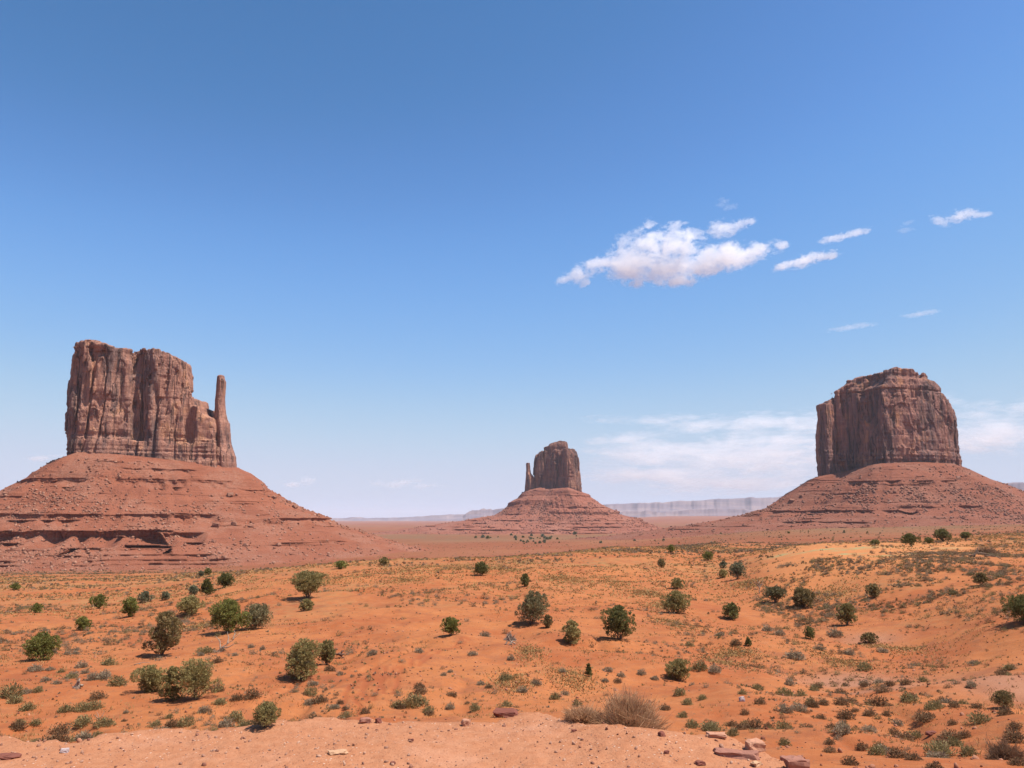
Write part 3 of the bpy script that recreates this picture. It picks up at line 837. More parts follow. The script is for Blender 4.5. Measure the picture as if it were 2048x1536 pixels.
west, west_cliff, west_talus = butte('west',
    'tallest sandstone butte with a thin rock spire at its right end', (300, 1108), west_pieces, 1.25, (680, 948), 1.0, 1.0,
    [(940, 880, 1.0), (716, 684, 0.8), (880, 716, 0.08)],
    [(128,1054),(134,1017),(220,1019),(380,1051),(474,1083),(482,1118),(470,1156),(380,1185),(200,1157),(140,1106)],
    [(60,908),(135,909),(220,913),(300,919),(400,928),(472,935),(540,937)],
    [(135,909),(110,922),(85,935),(56,951),(50,958),(20,973),(0,985),(-60,1012),(-130,1044),(-220,1078),(-330,1105)],
    [(472,934),(490,948),(515,967),(522,976),(560,1000),(600,1020),(640,1033),(656,1039),(660,1048),(672,1051),(715,1062),(760,1078),(800,1090),(870,1104)],
    1140,
    [(936,3.0,245,390),(957,6.0,30,450),(993,2.5,-100,60),(1029,5.5,-200,425),(1062,17.0,-300,335),(1066,6.0,330,400),(1100,2.8,-300,330),(1112,2.6,-300,420),(1122,2.4,-300,480),(1131,2.2,-300,470),(1036,5.0,560,680),(1059,3.5,690,740),(975,2.5,490,540)],
    101, 1150, 0.8, 0.72, 1.0, 0.0, 16000, (0.35, 2.3), 'reddish fallen rock rubble scattered below the tallest butte')

merrick_pieces = [
    dict(plan=[(1636,1735),(1650,1716),(1672,1718),(1690,1700),(1715,1700),(1738,1672),(1762,1642),(1785,1638),(1830,1648),(1880,1660),(1912,1680),(1920,1715),(1890,1820),(1800,1860),(1690,1840)],
         sides=[(965,1636,1922),(928,1637,1920.5),(905,1638,1919.5),(882,1640,1918.5),(858,1642,1916),(840,1644,1911.5),(820,1648,1904.5),(811,1650,1901),(803,1653,1897),(794,1659,1894),(785,1662,1885),(776,1676,1884),(772,1688,1877),(766,1692,1866),(760,1688.5,1855.5),(748,1689,1855),(735,1690,1853)],
         top=[(1680,763),(1689,760),(1712,755.7),(1741,748),(1767,744),(1785,738),(1800,741),(1829,745),(1853,747),(1859,749)]),
    dict(plan=[(1632,1745),(1640,1716),(1656,1708),(1672,1716),(1680,1760),(1650,1780)],
         sides=[(965,1632,1690),(905,1632,1682),(846,1632,1676),(808,1630.5,1668)],
         top=[(1625,810),(1636,808.5),(1652,809),(1658,800),(1690,800)], amp=0.5),
]
merrick, merrick_cliff, merrick_talus = butte('merrick',
    'broad blocky butte with a stepped cap and one shaded side', (1778, 1740), merrick_pieces, 1.7, (732, 968), 1.35, 0.95,
    [(935, 905, 0.8), (800, 735, 1.0), (905, 800, 0.06)],
    [(1628,1745),(1640,1700),(1700,1682),(1755,1630),(1790,1624),(1880,1646),(1922,1672),(1930,1720),(1895,1835),(1800,1875),(1685,1852)],
    [(1560,957),(1634,954),(1690,945),(1740,934),(1770,930),(1850,927),(1920,929),(2000,930)],
    [(1636,953),(1603,975),(1574,996),(1545,1016),(1521,1022),(1498,1030),(1448,1041),(1390,1050),(1310,1060)],
    [(1920,928),(1946,943),(1975,958),(2005,970),(2048,990),(2090,1008),(2140,1024),(2220,1040),(2320,1052)],
    1058,
    [(961,5.5,1705,1910),(968,3.0,1760,1880),(1020,4.5,1545,1840),(1012,4.5,1780,1960),(1003,2.0,1700,1900),(985,2.0,1640,1800),(1044,3.0,1560,1740)],
    202, 1000, 1.0, 0.85, 1.15, 0.0, 12000, (0.5, 3.2), 'fallen rock rubble scattered below the broad butte with a stepped cap')

east_pieces = [
    dict(plan=[(1064,2860),(1076,2822),(1092,2826),(1108,2800),(1124,2796),(1136,2774),(1150,2786),(1161,2830),(1150,2930),(1090,2950)],
         sides=[(995,1060,1165),(984,1062,1163.5),(955,1064.5,1160.5),(937,1066.5,1158.5),(920,1068,1157),(911,1071,1155.5),(904,1077,1153),(897,1085,1151.5)],
         top=[(1055,955),(1066,950),(1067,935),(1068.4,919),(1072,909),(1078,904),(1087,900.5),(1120,900),(1138,898.5),(1152,898.5),(1156,906)], amp=0.8),
    dict(plan=[(1086,2850),(1100,2822),(1132,2806),(1138,2840),(1130,2890),(1092,2890)],
         sides=[(905,1085.5,1139),(893.7,1086,1138),(891,1088,1137),(886,1097,1135.5),(880,1099,1134.5)],
         top=[(1082,894),(1088,893),(1097,891),(1100,886),(1110,884),(1120,881.5),(1134,883),(1140,890)], amp=0.42),
    dict(plan=[(1050,2846),(1055,2834),(1062,2842),(1062,2862),(1053,2866)],
         sides=[(995,1045,1076),(981,1048,1072),(957,1050,1068.5),(951,1050.5,1066.5),(946,1050.8,1061.8),(928,1051,1060.2),(922,1052,1059.6)],
         top=[(1040,925.5),(1053,925),(1060,926),(1062,946),(1065,951),(1080,951)], amp=0.16, part='spire'),
]
east, east_cliff, east_talus = butte('east',
    'smallest and farthest butte with a thin thumb spire on its left', (1108, 2860), east_pieces, 2.0, (876, 996), 1.6, 0.8,
    [(904, 878, 0.9), (985, 970, 0.4)],
    [(1046,2850),(1056,2824),(1090,2806),(1136,2760),(1156,2778),(1168,2832),(1156,2950),(1085,2965)],
    [(1030,985),(1050,981),(1078,975),(1100,977),(1140,976),(1163,984),(1190,985)],
    [(1050,981),(1040,992.6),(1038,996),(1019,1005),(1017,1012),(1012,1018),(990,1031.6),(949,1037.7),(900,1045),(840,1054),(780,1062)],
    [(1163,984),(1176,989),(1179,994),(1200,1008.5),(1232,1023),(1254,1033),(1276,1037),(1290,1045),(1310,1052),(1360,1062)],
    1070,
    [(991,5.0,1140,1190),(1006,4.0,1000,1060),(1014,5.0,1110,1240),(1025,6.0,1105,1250),(1028,4.5,1020,1050),(1041,3.0,930,1290),(1047,3.0,930,1290),(1054,3.0,900,1280),(1060,2.5,880,1270)],
    303, 760, 1.3, 0.72, 1.5, 0.0, 7000, (0.7, 4.0), 'fallen rock rubble scattered below the farthest butte')

# ------------------------------------------------------------------ far mesas
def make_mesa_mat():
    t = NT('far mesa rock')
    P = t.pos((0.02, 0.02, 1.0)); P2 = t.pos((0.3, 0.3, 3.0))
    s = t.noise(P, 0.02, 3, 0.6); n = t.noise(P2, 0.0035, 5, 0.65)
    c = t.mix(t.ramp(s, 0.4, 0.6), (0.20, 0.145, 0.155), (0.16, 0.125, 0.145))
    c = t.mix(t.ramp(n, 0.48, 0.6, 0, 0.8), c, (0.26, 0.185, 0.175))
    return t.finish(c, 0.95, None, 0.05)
MAT_MESA = make_mesa_mat()

def mesa(name, label, top, Y, deep, base_row, seed, rough=1.0):
    px = np.arange(top[0][0], top[-1][0] + 0.1, 1.0)
    rows = np.interp(px, [a for a, b in top], [b for a, b in top])
    zt = EYE + slope_at(rows) * Y
    zt = zt + rough * 12 * vnoise(px / 16.0, 0 * px, seed=seed) + rough * 5 * vnoise(px / 4.0, 0 * px, seed=seed + 1)
    zb = np.full_like(px, z_row(base_row, Y) - 40)
    zt = np.maximum(zt, zb + 20)
    prof = [(-0.30, 0.0), (-0.16, 0.14), (-0.10, 0.26), (-0.095, 0.36), (-0.04, 0.58), (0.0, 0.76), (0.005, 0.96), (0.02, 1.0), (0.6, 1.0), (1.0, 0.98), (1.05, 0.0)]
    al = fbm(px / 26, 0 * px, seed=seed + 2, octaves=3)
    rings = []
    for d, f in prof:
        yy = Y + deep * (d + 0.035 * al * (1 - max(d, 0)))
        rings.append(np.stack([(px - CX) * yy / (F * CP + 267.7 * SP), yy, zb + f * (zt - zb)], -1))
    V = np.stack(rings, 1); n, m = V.shape[:2]
    i = np.arange(n - 1)[:, None] * m; j = np.arange(m - 1)[None, :]
    Q = np.stack([i + j, i + m + j, i + m + j + 1, i + j + 1], -1).reshape(-1, 4)
    Vf = V.reshape(-1, 3)
    caps = [list(range(0, m))[::-1], list(range((n - 1) * m, n * m))]
    base = np.array([Vf[:, 0].mean(), Y, zb[0]])
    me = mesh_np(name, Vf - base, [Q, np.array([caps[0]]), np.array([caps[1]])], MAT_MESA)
    return tag(link(name, me, None, base), label, 'mesa')

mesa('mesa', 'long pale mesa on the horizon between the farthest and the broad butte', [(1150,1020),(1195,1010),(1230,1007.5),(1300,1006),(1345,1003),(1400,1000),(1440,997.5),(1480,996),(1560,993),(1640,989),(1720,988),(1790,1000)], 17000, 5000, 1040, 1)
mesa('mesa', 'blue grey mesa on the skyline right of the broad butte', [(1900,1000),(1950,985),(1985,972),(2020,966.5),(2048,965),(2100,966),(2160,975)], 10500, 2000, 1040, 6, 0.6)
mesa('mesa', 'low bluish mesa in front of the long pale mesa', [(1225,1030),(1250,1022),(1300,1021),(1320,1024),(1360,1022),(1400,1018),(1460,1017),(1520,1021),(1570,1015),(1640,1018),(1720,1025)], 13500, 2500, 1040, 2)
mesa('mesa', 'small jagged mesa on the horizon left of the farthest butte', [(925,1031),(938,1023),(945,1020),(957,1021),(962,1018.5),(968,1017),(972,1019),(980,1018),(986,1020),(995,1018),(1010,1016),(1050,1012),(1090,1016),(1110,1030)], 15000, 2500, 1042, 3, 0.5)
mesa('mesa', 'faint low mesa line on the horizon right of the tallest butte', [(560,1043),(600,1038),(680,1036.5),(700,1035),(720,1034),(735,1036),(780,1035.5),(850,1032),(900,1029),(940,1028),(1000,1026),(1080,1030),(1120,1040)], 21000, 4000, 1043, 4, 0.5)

# ------------------------------------------------------------------ haze: one closed box of air
def box_mesh(name, x0, x1, y0, y1, z0, z1, mat):
    V = [(x0,y0,z0),(x1,y0,z0),(x1,y1,z0),(x0,y1,z0),(x0,y0,z1),(x1,y0,z1),(x1,y1,z1),(x0,y1,z1)]
    Q = [(0,3,2,1),(4,5,6,7),(0,1,5,4),(1,2,6,5),(2,3,7,6),(3,0,4,7)]
    return mesh_np(name, V, np.array(Q), mat)

HAZE_TOP = 1500.0
mh = NT('haze air')
pv = mh.new('ShaderNodeVolumePrincipled')
pv.inputs['Color'].default_value = (0.82, 0.885, 1.0, 1)
pv.inputs['Density'].default_value = 2.2e-5
pv.inputs['Anisotropy'].default_value = 0.0
mh.l.new(pv.outputs[0], mh.out.inputs['Volume'])
zmin = min(v.co.z for v in ground.data.vertices)
top_all = max(max((o.matrix_basis @ v.co).z if o.parent is None else (o.parent.matrix_basis @ v.co).z for v in o.data.vertices) for o in bpy.data.objects if o.type == 'MESH')
haze = link('haze', box_mesh('haze', -61000, 61000, -61000, 61000, zmin - 1.0, top_all + 12.0, mh.m))
tag(haze, 'pale blue desert haze over the valley', 'haze', kind='stuff')
# ------------------------------------------------------------------ clouds: bodies of vapour far above the haze
def cloud(label, puffs, Y, dens, noise_px, seed, soft=0.55, thick=0.6, cell=None, grp=None, erode=0.5, flat=1.0):
    """puffs: (px, row, half width, half height, tilt) on a slab of sky at distance Y"""
    E = []
    for px, row, rx, ry, tilt in puffs:
        c = world_at(px, row, Y)
        k = Y / 1600.0 * 1.02
        E.append((c, rx * k, ry * k, tilt))
    cen = np.mean([e[0] for e in E], 0)
    k = Y / 1600.0
    cell = cell or 3.0 * k
    lo = np.min([e[0] - 1.7 * np.array([max(e[1], e[2]), e[1] * thick + 2 * cell, e[1] * abs(math.sin(e[3])) + e[2]]) for e in E], 0) - 2 * cell
    hi = np.max([e[0] + 1.7 * np.array([max(e[1], e[2]), e[1] * thick + 2 * cell, e[1] * abs(math.sin(e[3])) + e[2]]) for e in E], 0) + 2 * cell
    xs, ys, zs = [np.arange(a, b, cell) for a, b in zip(lo, hi)]
    G = np.meshgrid(xs, ys, zs, indexing='ij')
    D = np.full(G[0].shape, 9.0, np.float32)
    t = NT('cloud vapour'); P = t.pos(coord='obj')
    best = None
    for c, rx, ry, tilt in E:
        dx, dy, dz = [(g - a) for g, a in zip(G, c)]
        ca, sa = math.cos(tilt), math.sin(tilt)
        u, w = dx * ca + dz * sa, -dx * sa + dz * ca
        rd = max(min(rx * thick, 2.2 * max(ry, rx * 0.3)), ry)
        D = np.minimum(D, np.sqrt((u / rx) ** 2 + (dy / rd) ** 2 + (w / ry) ** 2) - 1.45)
        v = t.vmath('SUBTRACT', P, tuple(float(q) for q in (c - cen)))
        rot = t.new('ShaderNodeVectorRotate', rotation_type='Y_AXIS'); t.put(rot.inputs['Vector'], v)
        rot.inputs['Angle'].default_value = tilt
        l = t.vmath('LENGTH', t.vmath('DIVIDE', rot.outputs[0], (rx, rd, ry)), out='Value')
        s = t.math('SUBTRACT', 1.35, l)
        best = s if best is None else t.math('SMOOTH_MAX', best, s, 0.12)
    V, Q = surface_nets(D, lo, cell)
    me = mesh_np('cloud', V - cen, Q[:, ::-1] if False else Q, None, True)
    sc1 = 1.0 / (noise_px * k)
    n = t.math('ADD', t.math('MULTIPLY', t.noise(t.pos((1, 1, 1.5 * flat), 'obj'), sc1, 3, 0.6, 0.5), 0.55), t.math('MULTIPLY', t.noise(t.pos((1, 1, 1.4 * flat), 'obj'), sc1 * 3.0, 5, 0.7, 0.6), 0.45))
    n2 = t.noise(t.pos((1, 1, 2.2), 'obj'), sc1 * 0.35, 2, 0.5)
    d = t.math('ADD', best, t.math('MULTIPLY', t.math('SUBTRACT', n, 0.5), 9.5 * erode))
    d = t.math('ADD', d, t.math('MULTIPLY', t.math('SUBTRACT', n2, 0.5), 1.8 * erode))
    d = t.ramp(d, 0.40, 0.36 + 0.9 * soft, 0, 1)
    # nothing at the very skin of the body
    d = t.math('MULTIPLY', d, t.ramp(best, -0.08, 0.25, 0, 1))
    vol = t.new('ShaderNodeVolumeScatter')
    vol.inputs['Color'].default_value = (1, 1, 1, 1)
    vol.inputs['Anisotropy'].default_value = 0.15
    t.put(vol.inputs['Density'], t.math('MULTIPLY', d, dens * 0.32 / k))
    t.l.new(vol.outputs[0], t.out.inputs['Volume'])
    t.m.cycles.volume_step_rate = 0.18
    me.materials.append(t.m)
    o = link('cloud', me, None, cen)
    return tag(o, label, 'cloud', grp)

CY_ = 9000.0
cloud('largest white cloud, with a ragged tail towards the left',
      [(1130,560,22,10,0.5),(1150,548,28,19,0.5),(1195,532,44,20,0.3),(1262,528,58,40,0.1),(1300,492,62,34,0.3),(1352,488,58,34,0.1),(1345,534,72,30,0.1),(1405,530,60,26,0.2),(1452,515,70,28,0.15),(1512,503,50,17,0.2),(1300,449,13,14,0.6),(1245,486,28,18,0.6),(1390,470,26,14,0.2),(1350,452,30,9,0.15),(1560,492,22,7,0.2),(1170,566,16,9,0.8),(1360,562,50,14,0.1)],
      CY_, 0.10, 30, 3)
cloud('small puffy cloud just above the largest white cloud', [(1446,456,32,18,0.1),(1478,450,26,12,0.3),(1498,443,18,8,0.3)], CY_, 0.10, 20, 4)
cloud('thin slanting cloud streak right of the largest white cloud', [(1568,531,30,8,0.3),(1612,520,42,12,0.25),(1655,511,26,10,0.25)], CY_, 0.11, 18, 5)
cloud('narrow cloud streak above the slanting one, pointing up to the right', [(1668,476,30,8,0.2),(1706,468,40,6,0.25)], CY_, 0.09, 16, 6)
cloud('small wispy cloud high over the broad butte', [(1925,430,32,13,0.15),(1962,430,20,7,0.1),(1880,441,22,8,-0.4)], CY_, 0.085, 18, 7)
cloud('faint wisp above the puffy small cloud', [(1446,404,16,9,0.3),(1462,414,14,7,0.2)], CY_, 0.035, 14, 8)
cloud('faint thin wisp in the blue right above the broad butte', [(1840,628,36,5,0.1)], CY_, 0.04, 16, 9)
cloud('faint thin wisp upper left of the broad butte', [(1700,655,46,5,0.1)], CY_, 0.03, 16, 10)
cloud('faint little wisp between the narrow streak and the high wispy cloud', [(1815,446,16,6,0.3),(1812,460,20,4,0.1)], CY_, 0.03, 14, 11)
BY = 26000.0
cloud('wide pale cloud bank low over the horizon right of the farthest butte',
      [(1290,842,110,12,-0.05),(1400,850,130,22,0.02),(1530,848,150,28,0.08),(1640,850,150,34,0.1),(1255,876,110,16,0.10),(1330,905,180,36,0),(1520,912,220,60,0),(1700,905,180,60,0),(1300,950,160,24,0),(1480,965,200,30,0)],
      BY, 0.042, 70, 12, 1.3, 0.5, 9.0 * BY / 1600, erode=0.45, flat=2.6)
cloud('pale cloud bank low in the sky right of the broad butte',
      [(1900,800,50,16,-0.2),(1960,822,80,22,0.05),(2050,815,90,22,0.15),(2130,805,90,24,0.1),(1990,870,150,40,0),(2120,870,150,40,0)],
      BY, 0.042, 70, 13, 1.3, 0.5, 9.0 * BY / 1600, erode=0.45, flat=2.6)
cloud('little pale cumulus low over the horizon right of the tallest butte', [(612,962,18,11,0.2),(585,968,22,6,0.1)], BY, 0.10, 18, 14, 0.9, 0.6)
cloud('faint pale cloud low on the horizon left of the farthest butte', [(800,966,40,9,0.1),(850,972,30,6,0),(760,966,20,7,0)], BY, 0.05, 24, 15, 0.9, 0.6)
cloud('faint pale cloud just left of the tallest butte', [(80,916,34,6,0.05),(110,912,20,5,0)], BY, 0.06, 24, 16, 0.9, 0.6)
# ------------------------------------------------------------------ vegetation
def make_leaf_mat(name, a, b, trans=0.3):
    t = NT(name)
    isl = t.new('ShaderNodeNewGeometry').outputs['Random Per Island']
    oi = t.new('ShaderNodeObjectInfo').outputs['Random']
    n = t.noise(t.pos(coord='obj'), 2.6, 3, 0.6)
    c = t.mix(isl, a, b)
    c = t.mix(t.ramp(n, 0.4, 0.62, 0, 0.55), c, tuple(min(1, v * 1.55 + 0.01) for v in b))
    c = t.mix(t.math('MULTIPLY', oi, 0.4), c, tuple(v * 0.72 for v in a))
    return t.finish(c, 0.8, None, 0.15, trans)

LEAF = {
    'green':  make_leaf_mat('juniper green', (0.115, 0.115, 0.026), (0.25, 0.23, 0.062)),
    'dark':   make_leaf_mat('juniper dark green', (0.088, 0.086, 0.026), (0.20, 0.175, 0.060)),
    'olive':  make_leaf_mat('juniper olive', (0.165, 0.132, 0.045), (0.33, 0.255, 0.10)),
    'brown':  make_leaf_mat('juniper brown olive', (0.128, 0.093, 0.034), (0.26, 0.185, 0.08)),
    'grey':   make_leaf_mat('juniper grey green', (0.100, 0.100, 0.055), (0.190, 0.180, 0.100)),
    'pale':   make_leaf_mat('juniper pale olive', (0.130, 0.105, 0.048), (0.240, 0.195, 0.095)),
}
SAGE = {
    'grey':  make_leaf_mat('shrub grey brown', (0.175, 0.125, 0.075), (0.33, 0.245, 0.155)),
    'brown': make_leaf_mat('shrub brown', (0.125, 0.070, 0.034), (0.25, 0.145, 0.074)),
    'olive': make_leaf_mat('shrub olive', (0.15, 0.112, 0.045), (0.29, 0.22, 0.098)),
    'straw': make_leaf_mat('grass straw', (0.22, 0.125, 0.045), (0.35, 0.21, 0.082)),
}
def make_wood_mat(name, a, b):
    t = NT(name)
    n = t.noise(t.pos((1, 1, 0.3)), 14, 4, 0.7)
    return t.finish(t.mix(t.ramp(n, 0.35, 0.65), a, b), 0.9, t.bump(n, 0.5, 0.02), 0.1)
BARK = make_wood_mat('juniper bark', (0.10, 0.065, 0.045), (0.22, 0.155, 0.11))
GREYWOOD = make_wood_mat('weathered wood', (0.22, 0.15, 0.105), (0.40, 0.30, 0.225))
DARKWOOD = make_wood_mat('dark dead wood', (0.10, 0.05, 0.035), (0.20, 0.11, 0.075))

def sprays(C, N_, L, Wd, r_):
    """one elongated quad per leaf spray: centre C, direction N_"""
    n = len(C)
    N_ = N_ + 0.55 * r_.normal(size=(n, 3)); N_ /= np.linalg.norm(N_, axis=1)[:, None] + 1e-9
    B = np.cross(N_, r_.normal(size=(n, 3))); B /= np.linalg.norm(B, axis=1)[:, None] + 1e-9
    l = L * (0.6 + 0.8 * r_.random(n))[:, None]; w = Wd * (0.6 + 0.8 * r_.random(n))[:, None]
    V = np.stack([C - N_ * l * 0.5, C + B * w * 0.5, C + N_ * l * 0.5, C - B * w * 0.5], 1).reshape(-1, 3)
    return V, np.arange(4 * n).reshape(n, 4)

def juniper(label, px, top, bot, w, tone='green', style='round', seed=0, lean=0.0, basepx=None, group='junipers'):
    g = ground_hit(basepx or px, bot, 5.0)
    k = g[1] / (F * CP + 267.7 * SP)
    H, W_ = (bot - top) * k * 1.02, w * k
    r_ = np.random.default_rng(1000 + seed)
    dx = (px - (basepx or px)) * k
    root = tag(empty('juniper_tree', g), label, 'tree', group)
    cb = {'round': -0.03, 'open': 0.05, 'umbrella': 0.18, 'cone': 0.0, 'tree': 0.02, 'shrub': -0.06}[style]
    # the crown: billows packed over an uneven egg shape that sits low over the ground
    lobes = []
    rx, z0c, z1c = W_ * 0.5, cb * H, H
    zc_, rz0 = (z0c + z1c) / 2, (z1c - z0c) / 2
    nl = {'cone': 14, 'shrub': 16}.get(style, 20)
    skew = 0.25 * r_.normal(); wav = r_.random(3) * 6.28
    for i in range(nl):
        a = i * 2.39996 + 0.7 * r_.random()
        hfrac = (i + 0.5) / nl * 1.7 - 0.85 + 0.12 * r_.normal()
        hfrac = min(max(hfrac, -0.82), 0.9)
        if style == 'cone': wd = max(0.9 * (0.55 - 0.5 * hfrac), 0.1)
        elif style == 'umbrella': wd = math.sqrt(max(1 - hfrac ** 2, 0.05)) * (0.85 + 0.25 * hfrac)
        else: wd = max(1 - abs(hfrac) ** 2.6, 0.05) ** 0.5 * (1.0 if hfrac > -0.3 else 1.06)
        wd *= 1 + 0.16 * math.sin(2 * a + wav[0]) + 0.12 * math.sin(3 * a + wav[1])
        rl = W_ * (0.155 + 0.07 * r_.random()) * (0.8 if style == 'cone' else 1)
        rz = min(rl * (0.8 + 0.25 * r_.random()), rz0 * 0.55)
        u = 0.78 + 0.3 * r_.random() if r_.random() < 0.8 else 0.35
        R_ = max(rx * wd - rl * 0.75, 0) * u
        zf = zc_ + hfrac * max(rz0 - rz * 0.7, 0)
        c = np.array([dx * (zf / H) + R_ * math.cos(a) + (lean + 0.10 * skew) * zf, R_ * math.sin(a), max(zf, rz * 0.55)])
        lobes.append((c, rl, rz))
    rl = W_ * 0.25; rz = min(rl * 0.9, rz0 * 0.6)
    if style != 'cone': lobes.append((np.array([dx * 0.8, 0, H - rz * 1.0]), rl, rz))
    lobes.append((np.array([dx * 0.5, 0, zc_]), W_ * 0.27, rz0 * 0.6))
    area = w * (bot - top)
    n_tot = int(np.clip(area * 2.9, 420, 14000) * {'open': 0.8, 'umbrella': 1.0, 'shrub': 1.0}.get(style, 1.0))
    Cs, Ns = [], []
    vol = np.array([l[1] ** 2 for l in lobes]); vol /= vol.sum()
    for (c, rl, rz), fr in zip(lobes, vol):
        m = max(int(n_tot * fr), 10)
        d = r_.normal(size=(m, 3)); d /= np.linalg.norm(d, axis=1)[:, None]
        d[:, 2] = np.where((d[:, 2] < -0.45) & (r_.random(m) < 0.25), -d[:, 2], d[:, 2])
        # sprays bunch together into tufts
        tuf = r_.normal(size=(max(m // 26, 5), 3)); tuf /= np.linalg.norm(tuf, axis=1)[:, None]
        near = tuf[np.argmax(d @ tuf.T, 1)]
        d = d + 0.55 * near; d /= np.linalg.norm(d, axis=1)[:, None]
        rr = 0.62 + 0.46 * r_.random(m) ** 0.7
        P = c + d * rr[:, None] * np.array([rl, rl, rz])
        dirs = d + np.array([0, 0, 0.5])
        Cs.append(P); Ns.append(dirs)
    C, Nn = np.concatenate(Cs), np.concatenate(Ns)
    C[:, 2] = np.maximum(C[:, 2], 0.02 * H)
    L = max(2.6 * k, 0.06 * W_ * (1200 / max(n_tot, 1200)) ** 0.3)
    V, Q = sprays(C, Nn, L * 1.35, L * 0.5, r_)
    link('crown', mesh_np('crown', V, Q, LEAF[tone]), root)
    mb = MB()
    rt = max(0.019 * W_, 0.012)
    limbs = lobes[::2] if style in ('open', 'umbrella', 'tree') else lobes[::4]
    for c, rl, rz in limbs:
        s = np.array([0.25 * rt * r_.normal(), 0.25 * rt * r_.normal(), -0.05 * H])
        mid = s * 0.4 + c * 0.45 + np.array([0.05 * W_ * r_.normal(), 0.05 * W_ * r_.normal(), 0.02 * H])
        t_ = np.linspace(0, 1, 8)[:, None]
        path = (1 - t_) ** 2 * s + 2 * t_ * (1 - t_) * mid + t_ ** 2 * (c + np.array([0, 0, 0.3 * rz]))
        path[1:-1] += 0.012 * W_ * r_.normal(size=(6, 3))
        tube(mb, path, np.linspace(rt * (0.75 if len(limbs) > 4 else 1.0), rt * 0.16, 8), 6)
        for q in range(4 if style in ('open', 'umbrella', 'tree') else 1):
            e = c + np.array([rl, rl, rz]) * 0.85 * (lambda v: v / np.linalg.norm(v))(r_.normal(size=3) + np.array([0, 0, 0.4]))
            b = path[4 + q % 3]
            pth = b + (e - b) * np.linspace(0, 1, 5)[:, None]
            pth[1:-1] += 0.015 * W_ * r_.normal(size=(3, 3))
            tube(mb, pth, np.linspace(rt * 0.28, rt * 0.07, 5), 4)
    link('trunk', mb.mesh('trunk', BARK), root)
    return root

